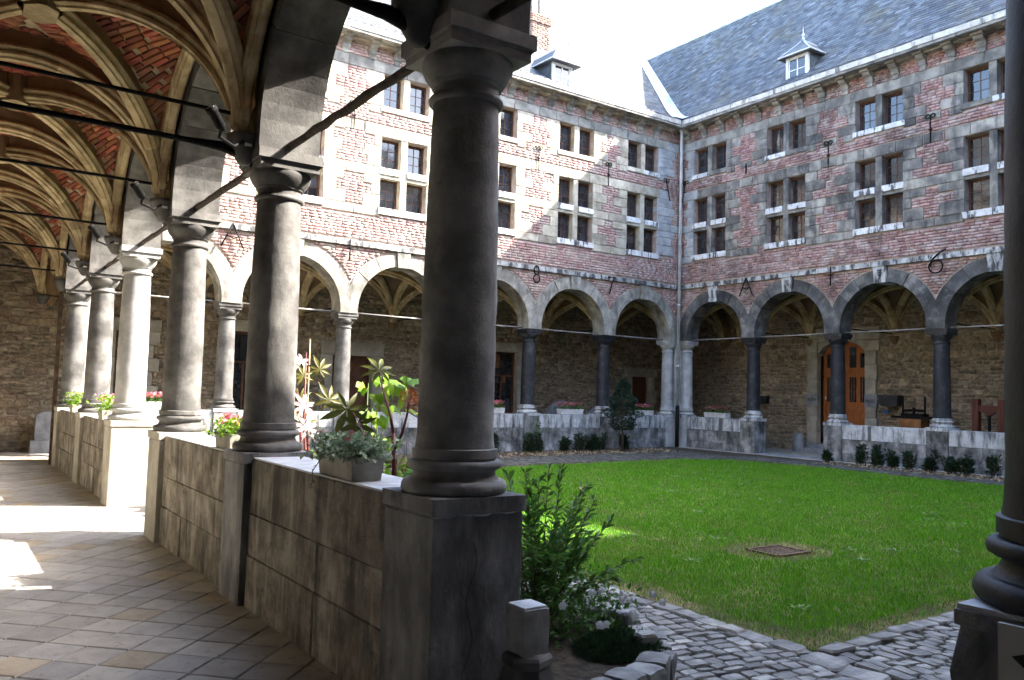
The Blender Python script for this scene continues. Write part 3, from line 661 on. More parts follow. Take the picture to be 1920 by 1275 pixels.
b = MB(); b.box((-.29, 16.39, -.01), (-.22, 16.46, 3.4)); b.build('brown_post', K['stem_brown'], wingW)
# rough broken corner pier right beside the viewer
def rough_block(name, x0, x1, y0, y1, z0, z1, mt, parent, amp=.03, n=9, seed=3, rd=0.):
    g = random.Random(seed); b = MB(); pts = {}
    V = []; Fc = []
    def vid(p):
        k = tuple(round(c, 4) for c in p)
        if k not in pts:
            v_ = [2*c-1 for c in p]; a4 = [abs(c)**3 for c in v_]; v_ = [v_[t]*(1-rd*(a4[(t+1) % 3]+a4[(t+2) % 3])*.5) for t in range(3)]; e_ = [.5+.5*c for c in v_]
            q = Vector((x0+(x1-x0)*e_[0], y0+(y1-y0)*e_[1], z0+(z1-z0)*e_[2])); nz = mnoise.noise_vector(q*4.5+Vector((seed, 0, 0)))+.5*mnoise.noise_vector(q*13)
            k2 = amp*(0 if p[2] == 1 and 0 < p[0] < 1 and 0 < p[1] < 1 else 1)
            pts[k] = len(V); V.append(q+Vector((nz.x, nz.y, nz.z*.3))*k2)
        return pts[k]
    for ax in range(3):
        for s in (0, 1):
            for i in range(n):
                for j in range(n):
                    c = []
                    for di, dj in ((0, 0), (1, 0), (1, 1), (0, 1)):
                        p = [0, 0, 0]; p[ax] = s; p[(ax+1) % 3] = (i+di)/n; p[(ax+2) % 3] = (j+dj)/n; c.append(vid(p))
                    Fc.append(tuple(c) if s else tuple(c[::-1]))
    b.add(V, Fc); return b.build(name, mt, parent)
pc = rough_block('pedestal', .0, .48, -1.13, -.6, -.05, 1.06, K['pedestal'], wingW, .045)
rough_block('slab', -.02, .48, -1.13, -.6, 1.06, 1.1, K['pedestal'], pc, .02)
rough_block('pale_top', -.01, .48, -1.13, -.605, 1.1, 1.112, K['worn'], pc, .012, 12)  # pale sheet paints sky light onto the top of the pier slab
# ---- building mass behind the fronts: outer walls, plain
def mass(wing, x0, y0, x1, y1, z0, z1, mt, name='outer_wall'):
    b = MB(); b.box((x0, y0, z0), (x1, y1, z1)); return b.build(name, mt, wing)
mass(wingW, -3.3, -3.6, -2.97, 23.5, -.1, 10.1, K['inner'])
mass(wingS, -2.96, -3.8, 20, -3.45, -.1, 10.1, K['inner'])
mass(wingN, -2.96, 26.5, 24, 26.8, -.1, 10.3, K['plain_wall']); mass(wingE, 23.9, -3.4, 24.2, 26.4, -.1, 10.3, K['plain_wall'])
mass(wingN, -2.96, 17.1, 19.8, 26.4, 5.15, 5.3, K['plaster'], 'upper_floor'); mass(wingE, 17.45, -3.4, 23.8, 17.0, 5.15, 5.3, K['plaster'], 'upper_floor')
mass(wingW, -2.96, -3.4, -.3, 17.0, 5.15, 5.3, K['plaster'], 'upper_floor'); mass(wingS, -.29, -3.4, 17.4, -1.1, 5.15, 5.3, K['plaster'], 'upper_floor')

# ------------------------------------------------------------------ rib vaults
RZ, RH, SHH = 3.38, 1.31, 1.61
PROF = [(-.055, .38), (-.055, .145), (-.092, .135), (-.1, .112), (-.08, .09), (-.062, .075), (-.084, .06), (-.086, .035), (-.062, .022), (-.046, .02), (-.04, 0.), (.04, 0.), (.046, .02), (.062, .022), (.086, .035), (.084, .06), (.062, .075), (.08, .09), (.1, .112), (.092, .135), (.055, .145), (.055, .38)]
def rib_mesh(path, side, sc=1., name='rib'):
    """path: Vectors; side: horizontal unit vector"""
    b = MB(); n = len(PROF); vs = []; S = Vector(side)
    for i, p in enumerate(path):
        t = (path[min(i+1, len(path)-1)]-path[max(i-1, 0)]).normalized(); up = S.cross(t)
        if up.z < 0 or (abs(up.z) < .02 and False): up = -up
        for s, k in PROF: vs.append(p+S*s*sc+up*k*(1 if sc < 1.05 else 1.05))
    fs0, fs1 = [], []
    for i in range(len(path)-1):
        for k in range(n-1):
            (fs1 if k in (0, n-2) else fs0).append((i*n+k, i*n+k+1, (i+1)*n+k+1, (i+1)*n+k))
    b.add(vs, fs0, 0); b.add(vs, fs1, 1); ob = b.build; nf = n-3; nseg = len(path)-1; h0 = [random.random() for _ in range(nseg)]
    rv = [h0[(i//nf)//4] for i in range(len(fs0))]+[.5]*len(fs1)
    def build(name, mats, parent):
        o = ob(name, mats, parent); a = o.data.attributes.new('rnd', 'FLOAT', 'FACE'); a.data.foreach_set('value', rv); return o
    b.build = build; return b
def gallery(F, wing, edges, dc, a, bricks=(), ribs=True):
    W2 = lambda x, y, z: Vector(F.p(y, z, dc+x))          # x across (towards court), y along
    shell = MB(); n = 16
    BR = Pieces()
    cm = MB(); cm.lathe([(.0, -.23), (.04, -.225), (.06, -.2), (.09, -.15), (.115, -.11), (.118, -.085), (.128, -.08), (.128, -.06), (.142, -.05), (.142, 0), (0, 0)], n=20); corb = cm.mesh('corbel', K['col_w'] if F is FQ else K['rib_web'])
    for e in edges:
        if not ribs: break
        for s in (-1, 1):
            o = bpy.data.objects.new('corbel', corb); o.matrix_basis = Matrix.Translation(W2(s*(a+.05), e, RZ+.16)); link(o, wing)
        path = [W2(a*.99*math.cos(f), e, RZ+RH*math.sin(f)) for f in np.linspace(.1, math.pi-.1, 29)]
        rib_mesh(path, F.U, 1.0).build('transverse_rib', [K['rib'], K['rib_web']], wing)
    for bi, (e0, e1) in enumerate(zip(edges[:-1], edges[1:])):
        yc, b2 = (e0+e1)/2, (e1-e0)/2
        if ribs:
            for sx in (-1, 1):
                for sy in (-1, 1):
                    path = [W2(sx*a*.99*math.cos(f), yc+sy*b2*.965*math.cos(f), RZ+RH*math.sin(f)) for f in np.linspace(.16, math.pi/2-.09, 17)]
                    dv = Vector(F.N)*sx*a+Vector(F.U)*sy*b2; sd = Vector((-dv.y, dv.x, 0)).normalized()
                    rib_mesh(path, sd, .82).build('diagonal_rib', [K['rib'], K['rib_web']], wing)
            for sx in (-1, 1):
                path = [W2(sx*(a+.0), yc+b2*.93*math.cos(f), RZ+RH*1.06*math.sin(f)) for f in np.linspace(.18, math.pi-.18, 25)]
                rib_mesh(path, F.N, .68).build('wall_rib', [K['rib'], K['rib_web']], wing)
            q = MB(); c, s = .21, .125
            q.prism([(-c, -.03), (-s, -s), (s, -s), (c, -.03), (c, .03), (s, s), (-s, s), (-c, .03)], 4.655, 5.03, lambda x, y, z: W2(y, yc+x, z), 1); q.m[0] = 0; q.m[1] = 0; q.build('boss', [K['rib'], K['rib_web']], wing)
        # shell
        A = a+.06; grid = {}
        for i in range(-n, n+1):
            for j in range(-n, n+1):
                t = min(abs(i), abs(j))/n
                zz = RZ+SHH*math.sqrt(max(0, 1-(t*.985)**2))
                grid[i, j] = len(shell.v); shell.v.append(tuple(W2(A*i/n, yc+b2*j/n, zz)))
        for i in range(-n, n):
            for j in range(-n, n):
                q = (grid[i, j], grid[i+1, j], grid[i+1, j+1], grid[i, j+1])
                fs = [(q[0], q[1], q[2]), (q[0], q[2], q[3])] if (i+.5)*(j+.5) > 0 else [(q[0], q[1], q[3]), (q[1], q[2], q[3])]
                for f in fs: shell.f.append(f); shell.m.append(0); shell.sm.append(False)
        if bi in bricks:
            g = np.array([A, b2]); gl = np.hypot(*g); g = g/gl; pv = np.array([-g[1], g[0]])
            def surf(x, y):
                t = min(abs(x)/A, abs(y)/b2)
                return np.array(W2(x, yc+y, RZ+SHH*math.sqrt(max(0, 1-(min(t, 1)*.985)**2))))
            for sx in (-1, 1):
                for sy in (-1, 1):
                    s = .03
                    while s < gl*.965:
                        x0, y0 = g*s
                        ds = np.linalg.norm(surf(sx*(x0+g[0]*.01), sy*(y0+g[1]*.01))-surf(sx*x0, sy*y0))/.01
                        step = .073/max(ds, 1)
                        for side in (-1, 1):
                            r = .03+random.uniform(0, .1)
                            while r < 2:
                                x, y = g*s+pv*side*r
                                if x < .01 or y < .01 or x > A-.01 or y > b2-.01: break
                                e = .01; c0 = surf(sx*x, sy*y)
                                x1, y1 = g*s+pv*side*(r+e); e1_ = (surf(sx*x1, sy*y1)-c0)/e; l1 = np.linalg.norm(e1_)
                                x2, y2 = g*(s+e)+pv*side*r; e2_ = (surf(sx*x2, sy*y2)-c0)/e
                                e1u = e1_/l1; e2u = e2_-e1u*(e2_@e1u); l2 = np.linalg.norm(e2u); e2u = e2u/max(l2, 1e-6)
                                nn = np.cross(e1u, e2u)
                                if nn[2] > 0: e2u = -e2u; nn = -nn
                                L_ = random.choice([.19, .19, .1]); zt = c0[2]
                                if zt > 3.72:
                                    BR.add('vbrick', basis(c0+nn*random.uniform(-.006, .008), e1u*(L_-.014), e2u*.06*min(1.25, max(.8, l2*step/.073)), nn*.05))
                                r += L_/l1
                        s += step
    sh = shell.build('vault_shell', K['vmortar'] if bricks else K['plaster'], wing)
    if bricks: BR.flush('brick', K['vbrick'], wing, 300, 'vault_bricks', 6)
gallery(FQ, wingW, [-3.42, -.83, 1.87, 4.69, 7.51, 10.33, 13.15, 16.12, 19.6], -1.9, 1.28, bricks=(2, 3, 4, 5, 6, 7))
gallery(FN, wingN, [-.1, 3.04, 5.79, 8.54, 11.29, 14.04, 16.9, 19.7], -1.9, 1.28)
gallery(FE, wingE, [.0, 2.69, 5.41, 8.13, 10.85, 13.57, 16.9], -1.755, 1.15)
gallery(FS, wingS, [-19.5, -16.3, -13.57, -10.85, -8.13, -5.41, -2.69, -.2], -1.7, 1.15, ribs=False)
# ---- iron ties
for i, u in enumerate(COLS_W[1:], 1):
    b = MB(); b.tube([FQ.p(u, 3.7, -.62), FQ.p(u, 3.705, -1.9), FQ.p(u, 3.7, -3.24)], .016, 8); b.build('tie_rod', K['iron'], wingW)
    if i in (1, 2):
        b = MB(); pts = [FQ.p(u, 3.33, -.5), FQ.p(u, 3.40, -.62), FQ.p(u, 3.43, -.75), FQ.p(u, 3.43, -1.0), FQ.p(u, 3.43, -3.24)]
        b.tube(pts, [.03, .04, .04, .022, .02], 8); b.build('tie_rod', K['iron'], wingW)
    if i < len(COLS_W)-1:
        e = random.Random(i)
        c1 = COLS_W[i+1]; n = 14; b = MB()
        b.tube([FQ.p(u+.2+(c1-u-.4)*k/n, 3.475+e.uniform(-.006, .006), -.28+e.uniform(-.004, .004)) for k in range(n+1)], [.029+e.uniform(-.003, .004) for k in range(n+1)], 8); b.build('tie_rod', K['rust'], wingW)
b = MB(); b.tube([FQ.p(COLS_W[0]+.2+(2.5)*k/12, 3.475+random.uniform(-.006, .006), -.2-.08*k/12) for k in range(13)], .03, 8); b.build('tie_rod', K['rust'], wingW)
for F, wing, cols in ((FN, wingN, COLS_N), (FE, wingE, COLS_E)):
    for a, c in zip(cols[:-1], cols[1:]):
        b = MB(); b.tube([F.p(a+.2, 3.455, -.28), F.p((a+c)/2, 3.445, -.28), F.p(c-.2, 3.455, -.28)], .017, 6); b.build('tie_rod', K['rod_pale'], wing)
    for u in cols[1:-1]:
        b = MB(); b.tube([F.p(u, 3.6, -.55), F.p(u, 3.6, -2.9)], .014, 6); b.build('tie_rod', K['iron'], wing)

# ------------------------------------------------------------------ rubble walls at the back of the galleries
def rubble_wall(F, wing, u0, u1, z1, d, holes, surround):
    """holes (u0,u1,z0,z1); surround: dressed stones list of rects (u0,u1,z0,z1)"""
    P = Pieces(); z = -.04; bl = list(holes)+list(surround)
    while z < z1:
        h = random.choice([.05, .06, .08, .1, .13, .17]) if z > .9 else random.choice([.09, .13, .17])
        x = u0
        while x < u1:
            l = random.uniform(.07, .24)+h*random.uniform(.3, 1.3)
            xa, xb = x, min(x+l, u1); ok = True
            for a, b, c, e in bl:
                if c < z+h-.01 and e > z+.01 and a < xb-.02 and b > xa+.02:
                    if xa < a-.06: xb = a
                    elif xb > b+.06: xa = b
                    else: ok = False
            if ok and xb-xa > .05:
                hh = h*random.uniform(.75, 1.1)
                P.add('rubble', F.mat((xa+xb)/2, z+h/2+random.uniform(-.015, .015), d+random.uniform(-.085, -.065), xb-xa-.006, hh, .14, random.uniform(-.05, .05)))
            x += l+.006
        z += h+.006
    P.flush('stone', K['rubble'], wing, 300, 'rubble_stones', 6)
    S = Pieces()
    for a, b, c, e in surround: S.add('stone', F.mat((a+b)/2, (c+e)/2, d-.05+random.uniform(0, .012), b-a-.01, e-c-.01, .2))
    S.flush('dressed_stone', K['inner'], wing)
    b = MB(); us = sorted({u0, u1} | {h[0] for h in holes} | {h[1] for h in holes}); zs = sorted({-.1, 5.1} | {h[2] for h in holes} | {h[3] for h in holes})
    for ua, ub in zip(us[:-1], us[1:]):
        for za, zb in zip(zs[:-1], zs[1:]):
            if any(h[0] < (ua+ub)/2 < h[1] and h[2] < (za+zb)/2 < h[3] for h in holes): continue
            b.add([F.p(ua, za, d-.03), F.p(ub, za, d-.03), F.p(ub, zb, d-.03), F.p(ua, zb, d-.03)], [(0, 1, 2, 3)])
    b.build('rubble_backing', K['rmortar'], wing)
def surr(a, b, c, e, w_=.2, lintel=.3, n=6, base=True):
    out = [(a-w_-.1, b+w_+.1, e, e+lintel)]
    for k in range(n):
        z0, z1 = c+(e-c)*k/n, c+(e-c)*(k+1)/n; l = w_+(.1 if k % 2 else -.04)
        out += [(a-l, a, z0, z1), (b, b+l, z0, z1)]
    if base: out.append((a-w_, b+w_, c-.15, c))
    return out
def big_window(F, wing, a, b, c, e, d, nx, nz, curtain=False):
    f = MB(); t = .06
    f.fbox(F, a, a+t, c, e, d-.24, d-.16); f.fbox(F, b-t, b, c, e, d-.24, d-.16); f.fbox(F, a+t, b-t, c, c+t, d-.238, d-.162); f.fbox(F, a+t, b-t, e-t, e, d-.238, d-.162)
    mz = c+(e-c)*.62; f.fbox(F, a+t, b-t, mz-.03, mz+.03, d-.236, d-.15); mu = (a+b)/2; f.fbox(F, mu-.03, mu+.03, c+t, mz-.03, d-.237, d-.155)
    wn = f.build('window', K['frame'], wing)
    for i in range(nx):
        for k in range(nz):
            ua, ub = a+t+(b-a-2*t)*i/nx, a+t+(b-a-2*t)*(i+1)/nx; za, zb = c+t+(e-c-2*t)*k/nz, c+t+(e-c-2*t)*(k+1)/nz
            p = MB(); p.fbox(F, ua+.008, ub-.008, za+.008, zb-.008, d-.215+random.uniform(-.003, .003), d-.208)
            p.build('pane', K['curtain'] if curtain and random.random() < .22 else K['glass'], wn)
    g = MB(); g.fbox(F, a+.01, b-.01, c+.01, e-.01, d-.226, d-.218); g.build('glazing_bars', K['iron'], wn)
HN = [(1.29, 1.98, .9, 2.86), (4.0, 4.75, .95, 3.02), (6.75, 7.95, -.1, 2.55), (12.0, 12.98, .98, 2.92), (17.95, 18.85, -.1, 2.35)]
SN = surr(1.29, 1.98, .9, 2.86)+surr(4.0, 4.75, .95, 3.02)+surr(6.75, 7.95, .0, 2.55, .25, .38, 6, False)+surr(12.0, 12.98, .98, 2.92)+surr(17.95, 18.85, 0, 2.35, .2, .3, 5, False)
rubble_wall(FN, wingN, -2.95, 19.85, 4.9, -3.22, HN, SN)
for h, nx, nz, cu in ((HN[0], 3, 6, 0), (HN[1], 3, 6, 0), (HN[3], 4, 8, 1)): big_window(FN, wingN, *h, -3.22, nx, nz, cu)
def arched_door(F, wing, a, b, c, e, d, mt, rise=.3):
    dr = MB(); dr.fbox(F, a, b, c, e, d-.3, d-.22); o = dr.build('door', mt, wing)
    for s in (0, 1):
        m0, m1 = a+(b-a)*s/2, a+(b-a)*(s+1)/2
        for z0, z1 in ((.15, .9), (1.0, 1.7)):
            p = MB(); p.fbox(F, m0+.08, m1-.08, c+z0, c+z1, d-.22, d-.205); p.build('panel', mt, o)
for q in (HN[2], HN[4]): arched_door(FN, wingN, *q, -3.22, K['frame'])
DE = -2.95; EF = .13
HE = [(2.97, 4.53, .1, 3.46)]
SE = [(2.62, 2.97, z0, z1) for z0, z1 in ((.1, .72), (.72, 1.22), (1.22, 1.52), (1.52, 1.9), (1.9, 2.3), (2.3, 2.75), (2.75, 3.15))]+[(4.53, 4.88+.04*(i % 2), z0, z1) for i, (z0, z1) in enumerate(((.1, .72), (.72, 1.22), (1.22, 1.52), (1.52, 1.9), (1.9, 2.3), (2.3, 2.75), (2.75, 3.15)))]+[(2.55, 3.3, 3.47, 3.85), (3.3, 4.2, 3.47, 3.9), (4.2, 4.98, 3.47, 3.85), (2.55, 2.97, 3.15, 3.46), (4.53, 4.98, 3.15, 3.46)]
rubble_wall(FE, wingE, -3.2, 17.2, 4.9, DE, HE, SE)
# ---- the arched double door
dm = MB(); dm.fbox(FE, 2.97, 4.53, .1, 3.46, DE-.34, DE-.29); door = dm.build('door', K['door'], wingE)
hw = .78; ucd = 3.75
def arch_in(b, poly_top=3.46, spring=3.02):
    """stone spandrels closing the square hole to a basket arch"""
    for s in (-1, 1):
        pts = [(ucd+s*hw, spring)]
        for k in range(9):
            f = R(90*k/8); pts.append((ucd+s*hw*math.cos(f), spring+(.44)*math.sin(f)))
        pts = pts[1:]+[(ucd, poly_top+.005), (ucd+s*hw, poly_top+.005)]
        b.prism(pts, DE-.29, DE-.004, lambda u, z, d: FE.p(u, z, d))
b = MB(); arch_in(b); b.build('arch_spandrel', K['inner'], wingE)
b = MB(); b.fbox(FE, 2.97, 4.53, 2.5, 2.6, DE-.29, DE-.26); b.fbox(FE, ucd-.04, ucd+.04, .12, 2.5, DE-.29, DE-.262); b.fbox(FE, 2.97, 3.05, .12, 2.5, DE-.29, DE-.268); b.fbox(FE, 4.45, 4.53, .12, 2.5, DE-.29, DE-.268); b.fbox(FE, 3.71, 3.79, 2.6, 3.44, DE-.29, DE-.264); b.build('door_frame', K['door'], door)
for s in (-1, 1):
    for q in (0, 1):
        u = ucd+s*(.2+.35*q)
        for z0, z1, m_ in ((.25, .78, 'p'), (.86, 1.45, 'p'), (1.6, 2.4, 'g')):
            p = MB()
            if m_ == 'p': p.fbox(FE, u-.13, u+.13, z0, z1, DE-.289, DE-.272); p.build('panel', K['door'], door)
            else:
                p.fbox(FE, u-.11, u+.11, z0+.06, z1, DE-.289, DE-.28); p.build('pane', K['glass'], door)
                for k in (-.04, .04): g_ = MB(); g_.fbox(FE, u+k-.006, u+k+.006, z0+.06, z1, DE-.28, DE-.272); g_.build('glazing_bar', K['door'], door)
        zt = 3.3 if q == 0 else 3.1
        p = MB(); p.fbox(FE, u-.11, u+.11, 2.68, zt, DE-.289, DE-.279); p.build('pane', K['glass'], door)
b = MB(); b.tube([FE.p(3.06, 1.72, DE-.25), FE.p(3.06, 1.82, DE-.25)], .018); b.build('handle', K['white_paint'], door)
# MUSEE lettering on the two jamb stones
def text_mesh(s, size, mt, name='lettering', ext=.004):
    c = bpy.data.curves.new('t', 'FONT'); c.body = s; c.size = size; c.extrude = ext; c.align_x = 'CENTER'; c.align_y = 'CENTER'
    o = bpy.data.objects.new('t', c); COL.objects.link(o); dg = bpy.context.evaluated_depsgraph_get(); me = bpy.data.meshes.new_from_object(o.evaluated_get(dg))
    bpy.data.objects.remove(o); me.materials.clear(); me.materials.append(mt); me.name = name; return me
tm = text_mesh('MUSEE', .125, K['black'])
for u in (2.79, 4.72):
    b = MB(); b.fbox(FE, u-.19, u+.2, 1.535, 1.885, DE-.05, DE+.066); st_ = b.build('name_stone', K['headstone'], wingE)
    o = bpy.data.objects.new('lettering', tm); o.matrix_basis = Matrix(FE.mat(u, 1.7, DE+.0665, .8, 1, 1).tolist()); link(o, st_)
for k, (dd, zz) in enumerate(((.62, .13), (.36, .23))):
    b = MB(); b.fbox(FE, 2.75-.12*(1-k), 4.75+.12*(1-k), .0, EF+.13*(k+1), DE-.2, DE+dd); b.build('door_step', K['headstone'], wingE)

# ------------------------------------------------------------------ gallery floors
fl = MB(); fl.box((-2.97, -3.5, -.11), (.3, 19.8, -.012)); gfloor = fl.build('gallery_floor', K['joint']); gfloor['kind'] = 'structure'
TL = Pieces(); s2 = .283; c45 = math.sqrt(.5)
e1 = np.array([c45, -c45, 0]); e2 = np.array([c45, c45, 0])
for i in range(-70, 71):
    for j in range(-10, 70):
        p = np.array([-1.3, 4.96, 0])+e1*s2*i+e2*s2*j
        if not (-2.95 < p[0] < -.0 and -3.3 < p[1] < 19.7): continue
        an = random.uniform(-.012, .012); z = random.uniform(-.004, .004)
        a = e1*math.cos(an)+e2*math.sin(an); b_ = np.cross([0, 0, 1.], a)
        TL.add('tile', basis(p+[0, 0, -.012+z*.5], a*(s2-.01), b_*(s2-.01), np.array([random.uniform(-.003, .003), random.uniform(-.003, .003), 1])*.024))
TL.flush('tile', K['tile'], gfloor, 300, 'tiles', 6)
for nm, q in (('gallery_floor', ((.31, 17.0, -.11), (19.8, 19.8, -.004))), ('gallery_floor', ((16.7, -3.4, -.11), (19.8, 16.98, EF)))):
    b = MB(); b.box(*q); o = b.build(nm, K['inner']); o['kind'] = 'structure'
b = MB(); b.box((.3, -3.4, -.11), (16.6, -.9, .0)); o = b.build('gallery_floor', K['inner']); o['kind'] = 'structure'
for k in range(2):   # threshold slabs of the open bay in the far arcade
    b = MB(); b.fbox(FE, 2.96, 5.14, .02, EF+.01-.06*k, -.0+.25*k-.5, .0+.3*k); b.build('threshold', K['headstone'], wingE)

# ------------------------------------------------------------------ slate roofs
DN, DEE, Z0, ZR = 5.86, 3.82, 10.29, 15.02
def prof(t, D): return D*(.93*t+.07*(1-math.exp(-t/.05)))
zt_ = lambda t: Z0+(ZR-Z0)*t
XE = lambda t: BX-.42+prof(t, DEE)
YN = lambda t: AY-.42+prof(t, DN)
def roof(wing, pt, along, lo, hi, D, mt, minpx):
    """pt(t, s) -> point; s runs along the eave"""
    P = Pieces(); ts = np.linspace(0, 1, 400); pts = [np.array(pt(t, 0.)) for t in ts]
    acc = np.concatenate([[0], np.cumsum([np.linalg.norm(b-a) for a, b in zip(pts[:-1], pts[1:])])])
    L = acc[-1]; row = 0; s = 0.
    while s < L-.05:
        t0 = np.interp(s, acc, ts); t1 = np.interp(min(s+.13, L), acc, ts)
        p0, p1 = np.array(pt(t0, 0.)), np.array(pt(t1, 0.)); V = p1-p0; l = np.linalg.norm(V); V = V/l
        U = np.array(along, float); N = np.cross(U, V)
        if N[2] < 0: U2 = -U; N = -N
        else: U2 = U
        a, b = lo(t0), hi(t0); x = a+(.1 if row % 2 else 0)
        while x < b:
            w_ = .2+random.uniform(-.012, .012)
            c = np.array(pt(t0, x+w_/2))+V*.085
            n2 = N*math.cos(.055)-V*math.sin(.055)*1; v2 = np.cross(n2, U2)
            n2 = N+V*(-.0); tl = .07+random.uniform(-.015, .02)
            v2 = V*math.cos(tl)-N*math.sin(tl); n2 = N*math.cos(tl)+V*math.sin(tl)
            P.add('slate', basis(c+N*.018, U2*(w_-.006), v2*.19, n2*.02)); x += w_
        s += .125; row += 1
    rf = MB(); T = np.linspace(0, 1, 24); vs = []
    for t in T: vs += [pt(t, lo(t)), pt(t, hi(t))]
    rf.add(vs, [(2*i, 2*i+1, 2*i+3, 2*i+2) for i in range(len(T)-1)])
    o = rf.build('roof', K['underlay'], wing)
    P.flush('slate', mt, o, 300, 'slates', minpx)
    return o
rN = roof(wingN, lambda t, s: (s, YN(t), zt_(t)), (1, 0, 0), lambda t: -3.3, lambda t: XE(t)-.1, DN, K['slate'], 6)
rE = roof(wingE, lambda t, s: (XE(t), s, zt_(t)), (0, 1, 0), lambda t: -2.0, lambda t: YN(t)-.1, DEE, K['slate'], 6)
def plain_slope(wing, q):
    b = MB(); b.add(q, [(0, 1, 2, 3)]); return b.build('roof_slope', K['slate'], wing)
yr, xr = YN(1), XE(1)
plain_slope(wingN, [(-3.3, yr, ZR), (xr, yr, ZR), (xr+3.9, yr+5.8, 10.3), (-3.3, yr+5.8, 10.3)]); plain_slope(wingE, [(xr, -3, ZR), (xr, yr, ZR), (xr+3.9, yr+5.8, 10.3), (xr+3.9, -3, 10.3)])
# wings beside and behind the viewer: same eaves and ridge heights
plain_slope(wingW, [(.7, -3.4, 10.3), (.7, 17.5, 10.3), (-3.1, 21, ZR), (-3.1, -3.9, ZR)]); plain_slope(wingW, [(-3.1, -3.9, ZR), (-3.1, 21, ZR), (-6.9, 21, 10.3), (-6.9, -3.9, 10.3)])
plain_slope(wingS, [(-2, -.15, 10.07), (18, -.15, 10.07), (18, -4.2, 14.4), (-2, -4.2, 14.4)]); plain_slope(wingS, [(-2, -4.2, 14.4), (18, -4.2, 14.4), (18, -8.2, 10.3), (-2, -8.2, 10.3)])
b = MB(); b.fbox(FS, -16.9, -.3, 9.86, 10.06, -.1, .4); b.build('gutter', K['gutter_n'], wingS)
b = MB(); b.fbox(FQ, -.5, 16.5, 10.08, 10.27, -.1, .42); b.build('gutter', K['gutter_n'], wingW)
# valley flashing, in lengths
T = np.linspace(0, 1, 9)
for t0, t1 in zip(T[:-1], T[1:]):
    b = MB(); vs = []
    for t in np.linspace(t0, t1+.006, 5):
        wv = .2-.06*t; c = np.array([XE(t), YN(t), zt_(t)])
        vs += [c+[-wv-.1, -.02, .055], c+[-.05, -.05, .045], c+[-.02, -wv-.1, .055]]
    b.add(vs, [(3*i+k, 3*i+k+1, 3*i+k+4, 3*i+k+3) for i in range(4) for k in (0, 1)]); b.build('valley_flashing', K['zinc'], rE)
b = MB(); b.tube([(xr, -3, ZR+.02), (xr, yr, ZR+.02)], .07, 8); b.build('ridge_cap', K['zinc'], rE)
b = MB(); b.tube([(-3, yr, ZR+.02), (xr, yr, ZR+.02)], .07, 8); b.build('ridge_cap', K['zinc'], rN)
b = MB(); b.tube([FE.p(.5, 10.315, .4), FE.p(17, 10.315, .4)], .022, 8); b.build('gutter_edge', K['zinc'], wingE)
b = MB(); b.tube([FN.p(.3, 10.315, .4), FN.p(16.45, 10.315, .4)], .022, 8); b.build('gutter_edge', K['zinc'], wingN)

